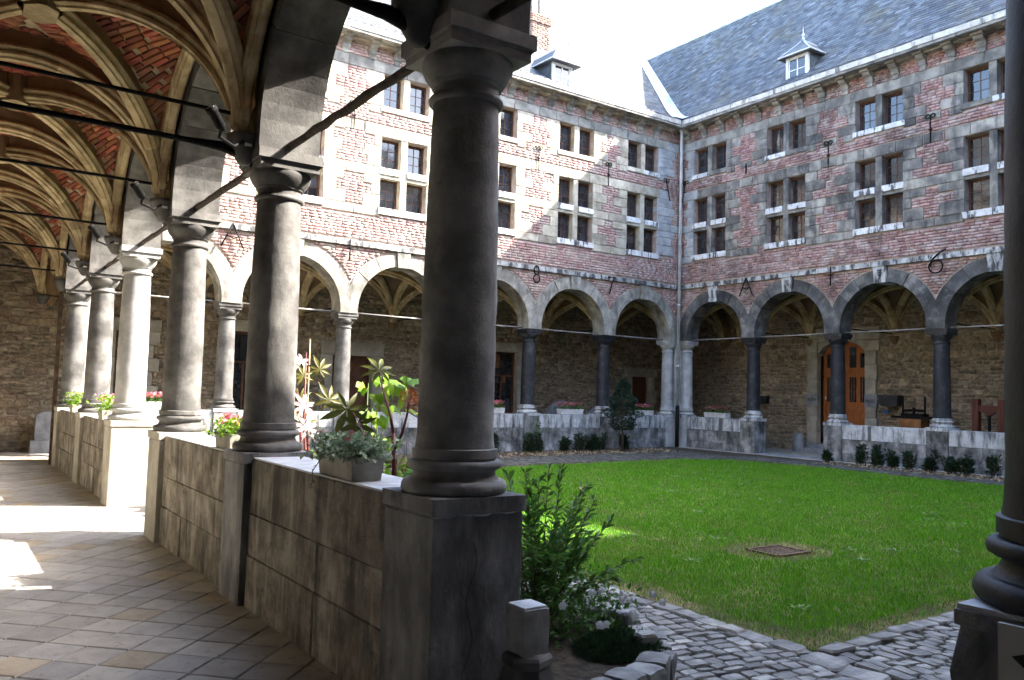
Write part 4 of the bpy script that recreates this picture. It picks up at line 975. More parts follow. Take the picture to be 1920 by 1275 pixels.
def dormer(F, roofo, u, d, z0, z1, hwid, zap, back, finial, front_over):
    """small hipped dormer: front at depth d"""
    P = lambda a, z, dd: F.p(u+a, z, d-dd)
    b = MB(); b.add([P(-hwid, z0, 0), P(hwid, z0, 0), P(hwid, z1, 0), P(-hwid, z1, 0)], [(0, 1, 2, 3)])
    fr = .07
    bx = lambda a0, a1, za, zb, d0, d1, mb: mb.fbox(F, u+a0, u+a1, za, zb, d-d1, d-d0)
    body = MB()
    bx(-hwid, -hwid+fr, z0, z1, 0, .08, body); bx(hwid-fr, hwid, z0, z1, 0, .08, body); bx(-hwid+fr, hwid-fr, z0, z0+.1, .002, .08, body); bx(-hwid+fr, hwid-fr, z1-.07, z1, .002, .08, body)
    o = body.build('dormer', K['white_paint'], roofo)
    # slate-hung cheeks: rows
    for s in (-1, 1):
        c = MB(); rows = 6
        for k in range(rows):
            za, zb = z0+(z1-z0)*k/rows, z0+(z1-z0)*(k+1)/rows-.006; e = .012*(k % 2)
            c.fbox(F, u+s*hwid-.015+s*(.014+e*.3), u+s*hwid+.012+s*(.014+e*.3), za, zb, d-back*(.45+.55*(k+1)/rows), d-.08)
        c.build('cheek', K['slate'], o)
    w_ = MB(); t = .045; a0, a1, c0, c1 = -hwid+fr, hwid-fr, z0+.1, z1-.07
    bx(a0, a0+t, c0, c1, .03, .06, w_); bx(a1-t, a1, c0, c1, .03, .06, w_); bx(a0+t, a1-t, c0, c0+t, .031, .06, w_); bx(a0+t, a1-t, c1-t, c1, .031, .06, w_); bx(-.02, .02, c0+t, c1-t, .032, .058, w_); mz = (c0+c1)/2; bx(a0+t, a1-t, mz-.014, mz+.014, .033, .057, w_)
    w_.build('window_frame', K['white_paint'], o)
    for i in (0, 1):
        for k in (0, 1):
            p = MB(); ua = a0+t if i == 0 else .02; ub = -.02 if i == 0 else a1-t; za = c0+t if k == 0 else mz+.014; zb = mz-.014 if k == 0 else c1-t
            bx(ua, ub, za, zb, .045, .05, p); p.build('pane', K['glass'], o)
    ov = .17; e0, e1 = -hwid-ov, hwid+ov; ze = z1-.02
    q = [P(e0, ze, -front_over), P(e1, ze, -front_over), P(e1, ze+.02, back), P(e0, ze+.02, back), P(0, zap, .28), P(0, zap, back+.5)]
    rf = MB(); rf.add(q, [(0, 1, 4), (1, 2, 5, 4), (3, 0, 4, 5)]); lo_ = [p-np.array([0, 0, .035]) for p in q[:4]]; rf.add(q[:4]+lo_, [(0, 4, 5, 1), (1, 5, 6, 2), (3, 7, 4, 0), (4, 7, 6, 5)])
    r_ = rf.build('dormer_roof', K['slate'], o)
    h = MB()
    for i in (0, 1): h.tube([q[i], (q[i]+q[4])/2+np.array([0, 0, -.012]), q[4]], .018, 6)
    h.tube([q[4], q[5]], .02, 6); h.build('hip_roll', K['zinc'], r_)
    ed = MB(); ed.tube([q[3], q[0], q[1], q[2]], .02, 6); ed.build('eaves_board', K['white_paint'], r_)
    if finial:
        f = MB(); c = q[4]; f.lathe([(.05, 0), (.035, .05), (.02, .08), (.045, .11), (.05, .14), (.03, .17), (.012, .2), (.008, .34), (0, .42)], c, 12); f.build('finial', K['zinc'], r_)
dormer(FE, rE, 4.29, .0, 10.4, 11.27, .36, 11.74, 1.0, True, .14)
dormer(FN, rN, 12.2, -.22, 10.42, 11.24, .36, 11.76, 1.5, False, .2)
# chimney
ch = MB(); cx, cyy = 13.38, 19.8; ch.box((cx-.37, cyy-.3, 11.9), (cx+.37, cyy+.3, 13.8)); chim = ch.build('chimney', K['mortar'], rN)
CB = Pieces(); z = 12.2; row = 0
while z < 13.98:
    ex = .05 if z > 13.72 else .0
    for Fc, hw_, dp in ((Frame((cx, cyy-.3, 0), (1, 0, 0), (0, -1, 0)), .37, 1), (Frame((cx-.37, cyy, 0), (0, -1, 0), (-1, 0, 0)), .3, 1)):
        x = -hw_-ex+(.1 if row % 2 else 0)-.1
        while x < hw_+ex:
            xa, xb = max(x, -hw_-ex), min(x+.2, hw_+ex)
            if xb-xa > .03: CB.add('brick', Fc.mat((xa+xb)/2, z+.035, ex-.04+random.uniform(-.004, .006), xb-xa-.01, .058, .11))
            x += .21
    z += .07; row += 1
CB.flush('chimney_brick', K['chim'], chim, 300, 'chimney_bricks', 6)
b = MB(); b.box((cx-.42, cyy-.35, 13.98), (cx+.42, cyy+.35, 14.03)); b.build('chimney_cap', K['chim'], chim)
for dx in (-.2, .12): b = MB(); b.tube([(cx+dx, cyy, 14.0), (cx+dx, cyy, 16.4)], .055, 10); b.build('flue_pipe', K['rod_pale'], chim)
# corner downpipe
b = MB(); b.tube([(16.62, 16.28, 10.15), (16.66, 16.3, 9.85), (16.72, 16.36, 9.6), (16.72, 16.36, 1.35)], .05, 12); pipe = b.build('downpipe', K['zinc'], wingN)
b = MB(); b.tube([(16.72, 16.36, 1.4), (16.72, 16.36, .0)], .062, 12); b.build('cast_iron_foot', K['iron'], pipe)
for z in (2.6, 4.5, 6.4, 8.3): b = MB(); b.lathe([(.05, 0), (.063, 0), (.063, .05), (.05, .05)], (16.72, 16.36, z), 12); b.build('pipe_clip', K['zinc'], pipe)
# corner pier (plain L behind the two half columns) and pilaster strips
for (x, y, wing) in ((16.89, 16.52, wingN), (.24, 16.5, wingN)):
    b = MB(); b.box((x, y, -.05) if x > 1 else (x-.21, y-.02, -.05), (x+.3, y+.3, ZC+.0)); b.build('corner_pier', K['col_pale'], wing)

# ------------------------------------------------------------------ wrought iron on the fronts
def bars(F, wing, name, strokes, r=.016, d=.035):
    if 'iron' in name: d = .092; r *= .85
    b = MB()
    for s in strokes: b.tube([F.p(u, z, d) for u, z in s], r, 6)
    return b.build(name, K['iron'], wing)
def circ(u, z, r, a0, a1, n=14, ry=None): return [(u+r*math.cos(R(a0+(a1-a0)*i/n)), z+(ry or r)*math.sin(R(a0+(a1-a0)*i/n))) for i in range(n+1)]
def anchor(F, wing, u, z0=7.85, z1=8.55, lean=0.):
    st = [[(u+lean, z0), (u, z1-.05)]]
    for s in (-1, 1): st.append([(u, z1-.14)]+[(u+s*(.068-(.068-.034*k/8)*math.cos(R(a))), z1-.06+(.068-.034*k/8)*math.sin(R(a))) for k, a in enumerate((0, 45, 90, 130, 170, 215, 260, 305, 340))])
    st.append([(u-.045, z0+.32), (u+.045, z0+.32)])
    bars(F, wing, 'wall_anchor', st, .014)
for u in (5.7, 8.48, 11.23, 13.82): anchor(FN, wingN, u)
anchor(FN, wingN, 16.22, 7.8, 8.48, .16)
for u in (5.31, 8.05, 10.8): anchor(FE, wingE, u)
bars(FE, wingE, 'wall_anchor', [[(2.6, 8.22), (2.6, 8.52)]], .02)
anchor(FE, wingE, .22, 7.8, 8.48, -.12)
A_ = lambda u: [[(u-.24, 4.62), (u, 5.15)], [(u+.24, 4.62), (u, 5.15)], [(u-.13, 4.87), (u+.03, 4.82), (u+.13, 4.87)]]
ONE = lambda u: [[(u, 4.66), (u, 5.16)], [(u-.07, 4.95), (u+.06, 4.93)]]
bars(FN, wingN, 'iron_letter', A_(2.96), .02); bars(FN, wingN, 'iron_numeral', ONE(5.71), .02)
bars(FN, wingN, 'iron_numeral', [circ(11.23, 4.8, .105, 0, 360, 18, .115), circ(11.22, 5.03, .085, 0, 360, 18, .115)], .02)
bars(FN, wingN, 'iron_numeral', [[(13.83, 5.12), (14.07, 5.13), (13.98, 4.9), (13.9, 4.62)]], .022)
bars(FE, wingE, 'iron_letter', A_(2.69), .02); bars(FE, wingE, 'iron_numeral', ONE(5.43), .02)
bars(FE, wingE, 'iron_numeral', [[(8.43, 5.25), (8.28, 5.18), (8.12, 5.05), (8.03, 4.9)]+[(8.2+.17*math.cos(R(a))*(1-.25*(a-180)/500), 4.87+.17*math.sin(R(a))*(1-.25*(a-180)/500)) for a in range(190, 560, 25)]], .022)
# carved shield on two keystones
for u, in ((4.05,), (6.77,)):
    b = MB(); sh_ = [(-.075, .09), (.075, .09), (.075, -.02), (.05, -.075), (0, -.105), (-.05, -.075), (-.075, -.02)]
    b.prism([(u+a, 4.88+c) for a, c in sh_], .04, .068, lambda a, z, d: FE.p(a, z, d)); s_ = b.build('carved_shield', K['string'], wingE)
    g_ = MB()
    for k in range(3): g_.tube([FE.p(u-.05, 4.93-.055*k, .07), FE.p(u, 4.915-.055*k, .078), FE.p(u+.05, 4.93-.055*k, .07)], .011, 6)
    g_.build('relief', K['col_dark'], s_)

# ------------------------------------------------------------------ cobbles
def in_lawn(x, y, pad=0.):
    c = False; n = len(lawn_poly); j = n-1
    for i in range(n):
        (xi, yi), (xj, yj) = lawn_poly[i], lawn_poly[j]
        if (yi > y) != (yj > y) and x < (xj-xi)*(y-yi)/(yj-yi)+xi: c = not c
        j = i
    return c
CB = Pieces()
def cob(x, y, sx, sy, an, h=.07, top=.0):
    a = np.array([math.cos(an), math.sin(an), random.uniform(-.035, .035)]); b_ = np.array([-math.sin(an), math.cos(an), random.uniform(-.035, .035)]); n_ = np.cross(a, b_)
    CB.add('cobble', basis(np.array([x, y, gz(x)+top-h/2+random.uniform(-.004, .006)]), a*sx, b_*sy, n_*h))
def bed_in(x, y): return x < 1.42 and 1.55 < y < 13
def near_cobbles():
    # along the near arcade: rows slightly askew, stones of mixed length
    y = -.45; row = 0
    while y < 13.2:
        h = random.uniform(.08, .115); x = .3+random.uniform(0, .1)
        while x < 2.5:
            l = random.uniform(.09, .175); cx_, cy_ = x+l/2, y+h/2+.12*math.sin(x*1.3)
            if not bed_in(cx_, cy_) and (cy_ > 1.5 or cx_ < 2.32) and not (cy_ < .35 and cx_ > 2.2): cob(cx_, cy_, l-.01, h-.009, .1*math.cos(x*1.3)+random.uniform(-.08, .08))
            x += l
        y += h; row += 1
    x = 2.5
    while x < 16.2:                                   # in front of the wing behind the viewer: courses along y
        wd = random.uniform(.075, .11); y = -.42+random.uniform(0, .1)
        while y < 1.42:
            l = random.uniform(.09, .2)
            cob(x+wd/2+.05*math.sin(y*2), y+l/2, wd-.007, min(l, 1.5-y)-.009, random.uniform(-.07, .07)-.1)
            y += l
        x += wd
    # larger edging slabs along the lawn
    y = 1.62
    while y < 12:
        l = random.uniform(.17, .28); cob(2.47+random.uniform(-.02, .02), y+l/2, .15, l-.012, random.uniform(-.05, .05), .08, .012); y += l
    x = 2.6
    while x < 14.6:
        l = random.uniform(.18, .3); cob(x+l/2, 1.53+.0128*(x-2.6)+random.uniform(-.02, .02), l-.012, .14, random.uniform(-.04, .04), .08, .012); x += l
    for k in range(7): cob(2.42-.012*k, 1.42-.27*k, .22, .25, random.uniform(-.1, .1)+.1, .08, .01)
    global CB
    CB.flush('cobblestone', K['cobble'], paving, 300, 'cobblestones', 8); CB = Pieces()
    # strip in front of the far wings
    y = 12.75
    while y < 14.75:
        h = random.uniform(.1, .15); x = 2.3
        while x < 15.3:
            l = random.uniform(.13, .24)
            if not in_lawn(x+l/2, y+h/2) and not in_lawn(x+l/2, y-.12): cob(x+l/2, y+h/2, l-.015, h-.014, random.uniform(-.08, .08), .05)
            x += l
        y += h
    x = 14.95
    while x < 15.85:
        wd = random.uniform(.11, .15); y = 1.6
        while y < 12.8:
            l = random.uniform(.14, .24)
            if not in_lawn(x+wd/2, y): cob(x+wd/2, y+l/2, wd-.012, l-.015, random.uniform(-.07, .07), .05)
            y += l
        x += wd
near_cobbles()
CB.flush('cobblestone', K['cobble_dark'], paving, 0, 'mossy_cobblestones', 8)

# ------------------------------------------------------------------ lawn
WEEDS = []
def in_lawn_np(X, Y):
    c = np.zeros(len(X), bool); n = len(lawn_poly); j = n-1
    for i in range(n):
        (xi, yi), (xj, yj) = lawn_poly[i], lawn_poly[j]
        if yi != yj: c ^= ((yi > Y) != (yj > Y)) & (X < (xj-xi)*(Y-yi)/(yj-yi)+xi)
        j = i
    return c
def wavy(X, Y, f, ph):
    return (np.sin(X*f+1.7*np.sin(Y*f*.7+ph))+np.sin(Y*f*1.13+1.9*np.sin(X*f*.6+ph*2))+.7*np.sin((X+Y)*f*1.9+ph*3)*np.sin((X-Y)*f*1.6+ph))/2.7
def grass(n, hmin, hmax, wmin, wmax, dry=False):
    m_ = n*6; X = rng.uniform(2.5, 15.0, m_); Y = rng.uniform(1.5, 13.1, m_)
    dist = np.hypot(X-CAM[0], Y-CAM[1]); keep = rng.random(m_) < np.clip((5.6/dist)**1.5, 0, 1)*(1 if not dry else 1)
    X, Y, dist = X[keep], Y[keep], dist[keep]
    wob = wavy(X, Y, 5.2, 1.)*.07+wavy(X, Y, 17., 2.)*.03
    ok = in_lawn_np(X+wob, Y+wob); we = .2+.14*wavy(X, Y, 2.3, 4.)
    edge = ~(in_lawn_np(X+wob+we, Y) & in_lawn_np(X+wob-we, Y) & in_lawn_np(X, Y+wob+we) & in_lawn_np(X, Y+wob-we))
    gr = np.hypot((X-5.23)*.8, Y-3.89) < .5
    thin = edge | gr
    if dry: ok &= thin & (rng.random(len(X)) < .8)
    else: ok &= (~thin | (rng.random(len(X)) < .22)) & ~((abs(X-5.23) < .28) & (abs(Y-3.89) < .23))
    X, Y, dist = X[ok][:n], Y[ok][:n], dist[ok][:n]; n = len(X)
    nz = .5*wavy(X, Y, 2.1, 0.)+.4*wavy(X, Y, 6.7, 3.)
    sc = (dist/6)**.75
    h = rng.uniform(hmin, hmax, n)*(1+.7*nz)*sc**.4; wd = rng.uniform(wmin, wmax, n)*sc; an = rng.uniform(0, 2*np.pi, n); ln = rng.uniform(.1, 1.2, n)*h; la = rng.uniform(0, 2*np.pi, n)+nz*2
    Z = .008*X
    b0 = np.stack([X-np.cos(an)*wd/2, Y-np.sin(an)*wd/2, Z-.012], 1); b1 = np.stack([X+np.cos(an)*wd/2, Y+np.sin(an)*wd/2, Z-.012], 1); tp = np.stack([X+np.cos(la)*ln, Y+np.sin(la)*ln, Z+h], 1)
    return np.stack([b0, b1, tp], 1).reshape(-1, 3), np.arange(n*3).reshape(-1, 3), rng.random(n)
GV, GF, GR, off = [], [], [], 0
for n, a, b_, c, d_ in ((250000, .01, .028, .004, .0075), (2500, .03, .055, .008, .013)):
    V, Fx, r_ = grass(n, a, b_, c, d_); GV.append(V); GF.append(Fx+off); GR.append(r_); off += len(V)
gl = np_obj('lawn_grass', np.concatenate(GV), np.concatenate(GF), K['grass'], None, rnd=np.concatenate(GR)); tag(gl, 'bright green mown grass filling the middle of the courtyard', 'grass'); gl['kind'] = 'stuff'
V, Fx, r_ = grass(26000, .015, .035, .004, .009, dry=True)
gd = np_obj('dry_grass', V, Fx, K['dry'], None, rnd=r_); tag(gd, 'straw coloured dry grass along the lawn edge and around the drain', 'grass'); gd['kind'] = 'stuff'
for k in range(40):
    x, y = rng.uniform(3.0, 11), rng.uniform(2.1, 10)
    if math.hypot(x-5.23, y-3.89) < .5: continue
    n_ = 14; an = rng.uniform(0, 6.28, n_); rr = rng.uniform(0, .08, n_)*rng.uniform(.5, 1.6)
    WEEDS.append((np.stack([x+rr*np.cos(an), y+rr*np.sin(an), np.full(n_, gz(x)+.012)], 1), np.stack([np.cos(an), np.sin(an), rng.uniform(.2, .7, n_)], 1)))
# drain cover in the lawn
dr = thing('drain_cover', 'square iron drain grating sunk in the lawn', 'drain cover', (5.23, 3.89, gz(5.2)))
b = MB(); z = gz(5.23)-.012
for s in (-1, 1): b.box((5.23-.25, 3.89+s*.2-.02, z-.02), (5.23+.25, 3.89+s*.2+.02, z+.02)); b.box((5.23+s*.25-.02, 3.89-.18, z-.02), (5.23+s*.25+.02, 3.89+.18, z+.018))
b.build('frame', K['stem_brown'], dr)
for k in range(9): b = MB(); b.box((5.0+.05*k, 3.71, z-.02), (5.03+.05*k, 4.07, z+.012)); b.build('bar', K['stem_brown'], dr)
b = MB(); b.box((4.99, 3.7, z-.03), (5.47, 4.08, z+.002)); b.build('pit', K['black'], dr)

# ------------------------------------------------------------------ foliage helpers
def leaves(P, D, size, wfac, mt, name, parent, roll=None, droop=.2, fold=.25):
    """P (n,3) base points, D (n,3) directions; diamond leaves folded on the midrib -> quads as two triangles each side"""
    n = len(P); D = D/np.linalg.norm(D, axis=1)[:, None]; s = np.broadcast_to(np.asarray(size), (n,))[:, None]
    up = np.tile([0., 0, 1.], (n, 1))+rng.normal(0, .35, (n, 3)); S = np.cross(D, up); S /= np.linalg.norm(S, axis=1)[:, None]+1e-9; U = np.cross(S, D)
    mid = P+D*s*.45+U*s*.05; tip = P+D*s-U*s*droop*.5; w_ = s*wfac
    l = mid+S*w_/2+U*s*fold*.3; r_ = mid-S*w_/2+U*s*fold*.3
    V = np.stack([P, l, tip, r_], 1).reshape(-1, 3); i = np.arange(n)*4
    F = np.concatenate([np.stack([i, i+1, i+2], 1), np.stack([i, i+2, i+3], 1)])
    rv = rng.random(n); return np_obj(name, V, F, mt, parent, rnd=np.concatenate([rv, rv]))
def ball_leaves(c, rad, n, size, wfac, mt, name, parent, flat=1., shell=.5, updir=.5):
    d = rng.normal(0, 1, (n, 3)); d /= np.linalg.norm(d, axis=1)[:, None]
    r_ = (rng.uniform(shell**3, 1, n))**(1/3); lump = np.array([1+.35*mnoise.noise(Vector(v*2.2)+Vector(c)*3) for v in d])
    P = np.array(c)+d*(r_*lump)[:, None]*np.array(rad); D = d+rng.normal(0, .6, (n, 3)); D[:, 2] += updir
    return leaves(P, D, rng.uniform(.7, 1.25, n)*size, wfac, mt, name, parent)

K['leaf_weed'] = leafm('weed_leaf', (.12, .25, .05), (.2, .33, .1), .3)
P_ = np.concatenate([q[0] for q in WEEDS]); ww = leaves(P_, np.concatenate([q[1] for q in WEEDS]), rng.uniform(.03, .065, len(P_)), .45, K['leaf_weed'], 'lawn_weeds', None); tag(ww, 'pale broad leaved weeds scattered through the lawn', 'weeds'); ww['kind'] = 'stuff'
# ------------------------------------------------------------------ troughs with flowers
def trough(F, u, d, z, L, Wd, H, mt, label, group, rot=0.):
    o = thing('flower_trough', label, 'planter', tuple(F.p(u, z, d)), group)
    c, s = math.cos(rot), math.sin(rot)
    T = lambda a, b_, zz: F.p(u+a*c-b_*s, z+zz, d+a*s+b_*c)
    x, y, t = L/2, Wd/2, .022; b = MB(); e = .012
    ring = lambda xx, yy, zz: [T(-xx, -yy, zz), T(xx, -yy, zz), T(xx, yy, zz), T(-xx, yy, zz)]
    vs = ring(x-e, y-e, .002)+ring(x, y, H)+ring(x-t, y-t, H)+ring(x-t, y-t, H-.04)
    fs = [(3, 2, 1, 0)]
    for k in range(3):
        for i in range(4): fs.append((k*4+i, k*4+(i+1) % 4, k*4+4+(i+1) % 4, k*4+4+i))
    b.add(vs, fs); b.build('box', mt, o)
    b = MB(); b.add(ring(x-t, y-t, H-.03), [(0, 1, 2, 3)]); b.build('soil', K['soil'], o)
    return T
def flowers(T, L, Wd, H, leafm_, petm, nl, nf, hh, label, group, ls=.045, fr=1.):
    o = thing('flower_plant', label, 'flowers', tuple(T(0, 0, H)), group)
    P = np.array([T(rng.uniform(-L/2, L/2)*1.02, rng.normal(0, Wd*.33), H-.02+hh*rng.random()**1.3) for _ in range(nl)])
    D = rng.normal(0, 1, (nl, 3)); D[:, 2] += .3
    leaves(P, D, rng.uniform(.7, 1.3, nl)*ls, .62, leafm_, 'foliage', o)
    if nf:
        V, Fc = [], []
        for k in range(nf):
            c = np.array(T(rng.uniform(-L/2, L/2), rng.normal(0, Wd*.3), H+hh*rng.uniform(.55, 1.1))); r_ = rng.uniform(.012, .02)*fr
            ax = rng.normal(0, 1, 3); ax[2] = abs(ax[2]); ax /= np.linalg.norm(ax); a = np.cross(ax, [.3, .8, .1]); a /= np.linalg.norm(a); b_ = np.cross(ax, a)
            for q in range(5):
                f = 2*math.pi*q/5; dv = a*math.cos(f)+b_*math.sin(f); sv = -a*math.sin(f)+b_*math.cos(f); i = len(V)
                V += [c, c+dv*r_*.6+sv*r_*.45+ax*.004, c+dv*r_*1.1, c+dv*r_*.6-sv*r_*.45+ax*.004]; Fc.append((i, i+1, i+2, i+3))
        np_obj('blossom', V, Fc, petm, o)
    return o
TG = 'flower troughs on the dwarf walls'
T = trough(FQ, 2.93, -.37, 1.0805, .56, .2, .135, K['trough'], 'weathered concrete trough nearest the viewer on the dwarf wall', TG, .04)
flowers(T, .6, .26, .135, K['leaf_var'], K['petal_pink'], 1500, 9, .13, 'cream edged trailing foliage spilling from the nearest trough', 'plants in troughs', .04)
# trailing shoot hanging over the edge
sp = thing('trailing_shoot', 'thin variegated shoot trailing down from the nearest trough', 'plant', tuple(FQ.p(3.1, 1.2, -.47)))
pts = [FQ.p(3.0, 1.22, -.45), FQ.p(3.06, 1.18, -.5), FQ.p(3.13, 1.1, -.52), FQ.p(3.17, 1.03, -.505), FQ.p(3.21, .985, -.5)]
b = MB(); b.tube(pts, .003, 5); b.build('stem', K['leaf_var'], sp)
PP = np.array([np.array(pts[i])*(1-f)+np.array(pts[i+1])*f for i in range(4) for f in (.2, .5, .8)]); leaves(PP, rng.normal(0, 1, (12, 3)), .032, .7, K['leaf_var'], 'foliage', sp)
T = trough(FQ, 5.32, -.36, 1.0805, .44, .19, .13, K['trough'], 'concrete trough with pink flowers behind the second column', TG)
flowers(T, .46, .24, .13, K['leaf_bright'], K['petal_pink'], 900, 80, .14, 'pink blossoms over bright leaves in trough behind the second column', 'plants in troughs', .035)
T = trough(FQ, 11.2, -.42, 1.0805, .4, .18, .13, K['trough'], 'small trough beside the fifth column of the near gallery', TG)
flowers(T, .4, .24, .13, K['leaf_bright'], K['petal_pink'], 300, 40, .22, 'pink flowers in small trough beside the fifth near column', 'plants in troughs', .05)
T = trough(FQ, 14.3, -.42, 1.0805, .4, .18, .13, K['trough'], 'small trough at the far end of the near gallery', TG)
flowers(T, .4, .24, .13, K['leaf_bright'], K['petal_pink'], 220, 8, .22, 'green leafy plant in trough at far end of near gallery', 'plants in troughs', .06)
for F, u, L, wh in ((FN, 1.75, .62, 'between two near columns'), (FN, 10.15, .62, 'before the curtained window, by near column'), (FN, 12.8, .82, 'in front of the round topped gravestones'), (FN, 15.72, .6, 'behind the small holly tree'), (FE, 1.38, .84, 'right of the corner downpipe')):
    T = trough(F, u, -.25, 1.0805, L, .22, .15, K['trough_w'], 'white trough on the far dwarf wall '+wh, TG)
    flowers(T, L, .24, .15, K['leaf'], K['petal_pink'], 260, 80, .17, 'pink flowers in the white trough '+wh, 'plants in troughs', .06, 2.)

# ------------------------------------------------------------------ spotlights on the vault springers
for i, (u, wh) in enumerate(((4.69, 'second'), (7.51, 'third'), (10.33, 'fourth'), (13.15, 'fifth'))):
    o = thing('spotlight', 'black cylindrical spotlight clamped to the vault springer above the %s near column' % wh, 'spotlight', tuple(FQ.p(u-.2, 3.5, -.75)), 'spotlights along the near gallery')
    c0, c1 = Vector(FQ.p(u-.3, 3.46, -.82)), Vector(FQ.p(u-.34, 3.6, -.93)); ax = (c1-c0).normalized()
    b = MB(); b.tube([c0, c0+ax*.03, c0+ax*.031, c1-ax*.04, c1-ax*.039, c1], [.022, .034, .038, .038, .044, .044], 14); b.build('housing', K['iron'], o)
    b = MB(); b.tube([c1-ax*.004, c1+ax*.003], .036, 14); b.build('lens', K['glass'], o)
    b = MB(); b.tube([c0+ax*.02, c0+ax*.02+Vector((0, .06, -.05)), Vector(FQ.p(u-.16, 3.40, -.7)), Vector(FQ.p(u-.1, 3.48, -.6))], .013, 6); b.build('bracket', K['iron'], o)
    b = MB(); p = Vector(FQ.p(u-.1, 3.47, -.58)); b.box(p-Vector((.025, .02, .035)), p+Vector((.025, .02, .035))); b.build('mount', K['white_paint'], o)

# ------------------------------------------------------------------ information board on the pier beside the viewer
K['leaf_bed'] = leafm('bedding_leaf', (.05, .14, .02), (.1, .22, .04))
sg = thing('information_board', 'pale board with black diamond fixed to the pier at right edge', 'sign', (-.1, -1.0, .3))
b = MB(); b.box((-.072, -1.35, .25), (-.06, -.735, 1.1)); b.build('board', K['sign'], sg)
b = MB(); b.prism([(-1.1, .72), (-.86, .93), (-1.1, 1.02), (-1.34, .93)][:0] or [(-.765, 1.03), (-.9, 1.085), (-1.035, 1.03), (-.9, .93)], -.0735, -.072, lambda y, z, x: (x, y, z)); b.build('diamond', K['black'], sg)

# ------------------------------------------------------------------ raised flower bed beside the near arcade
bed = thing('raised_bed', 'raised flower bed edged with rough grey stones beside the near pedestal', 'flower bed', (.9, 2.5, 0))
EDGE = [(.32, 1.36), (.6, 1.32), (.9, 1.4), (1.15, 1.58), (1.3, 1.85), (1.36, 2.15), (1.36, 2.45), (1.36, 2.75), (1.36, 3.1), (1.35, 3.5), (1.35, 4.0), (1.35, 4.6), (1.35, 5.2), (1.35, 5.8), (1.35, 6.6), (1.3, 7.0), (.32, 7.05)]
b = MB(); b.add([(x, y, .22) for x, y in EDGE], [tuple(range(len(EDGE)))]); b.build('soil', K['soil'], bed)
E2 = []
for p, q in zip(EDGE[:-1], EDGE[1:]):
    n_ = max(1, round(math.hypot(q[0]-p[0], q[1]-p[1])/.15))
    E2 += [(p[0]+(q[0]-p[0])*k/n_, p[1]+(q[1]-p[1])*k/n_) for k in range(n_)]
E2.append(EDGE[-1])
for i, (p, q) in enumerate(zip(E2[:-1], E2[1:])):
    pv = np.array([*p, 0.]); qv = np.array([*q, 0.]); dv = qv-pv; l = np.linalg.norm(dv); a = dv/l; nn = np.array([a[1], -a[0], 0])
    for z0, z1 in ((-.06, .13), (.12, .255+random.uniform(-.015, .02))):
        o = rough_block('edging_stone', 0, l+.02, -.1, .08, z0, z1, K['cobble'], None, .014, 5, i*3+int(z1*50), .16)
        o.matrix_basis = Matrix(basis(pv+nn*random.uniform(.0, .012)+a*random.uniform(-.02, .02), a, np.cross([0, 0, 1], a), np.array([0, 0, 1.])).tolist())
        COL.objects.unlink(o); link(o, bed)
# carved fragment of a column base standing at the bed's corner
fg = thing('carved_stone_fragment', 'carved grey stone column stub standing at the corner of the flower bed', 'stone fragment', (.42, 1.5, .1))
def ngon_lathe(prof, c, n, mt, name, par, rot=.4):
    b = MB(); vs = []; 
    for r_, z in prof:
        for i in range(n): f = rot+2*math.pi*i/n; vs.append((c[0]+r_*math.cos(f), c[1]+r_*math.sin(f), z))
    fs = [(j*n+i, j*n+(i+1) % n, (j+1)*n+(i+1) % n, (j+1)*n+i) for j in range(len(prof)-1) for i in range(n)]
    fs += [tuple(range(n-1, -1, -1)), tuple(range((len(prof)-1)*n, len(prof)*n))]; b.add(vs, fs); return b.build(name, mt, par)
ngon_lathe([(.15, .0), (.15, .1), (.145, .24), (.15, .27), (.125, .3), (.108, .36)], (.16, 1.43), 6, K['col_w'], 'foot', fg)
ngon_lathe([(.105, .36), (.116, .375), (.118, .4), (.108, .415), (.085, .425)], (.16, 1.43), 6, K['col_w'], 'moulding', fg)
rough_block('stub', .085, .232, 1.36, 1.507, .415, .63, K['col_near'], fg, .005, 8, 4, .06); rough_block('pale_top', .093, .224, 1.368, 1.499, .622, .638, K['worn'], fg, .005, 8, 6, .06)  # thin pale top on the stub
# loose stones on the corner of the bed
for i, (x, y, s) in enumerate(((1.28, 2.0, .07), (1.33, 2.13, .055), (1.24, 2.22, .06), (1.1, 1.62, .06))):
    o = rough_block('loose_stone', x-s, x+s, y-s*.8, y+s*.8, .27, .27+s*1.1, K['coping'] if i != 3 else K['cobble'], None, .02, 4, 50+i, .3)
    tag(o, ('pale pointed loose stone on the outer corner of the flower bed', 'pale loose stone just behind the pointed one on the bed edge', 'pale loose stone among the white flowers', 'grey loose stone lying on front edge of the flower bed')[i], 'stone')
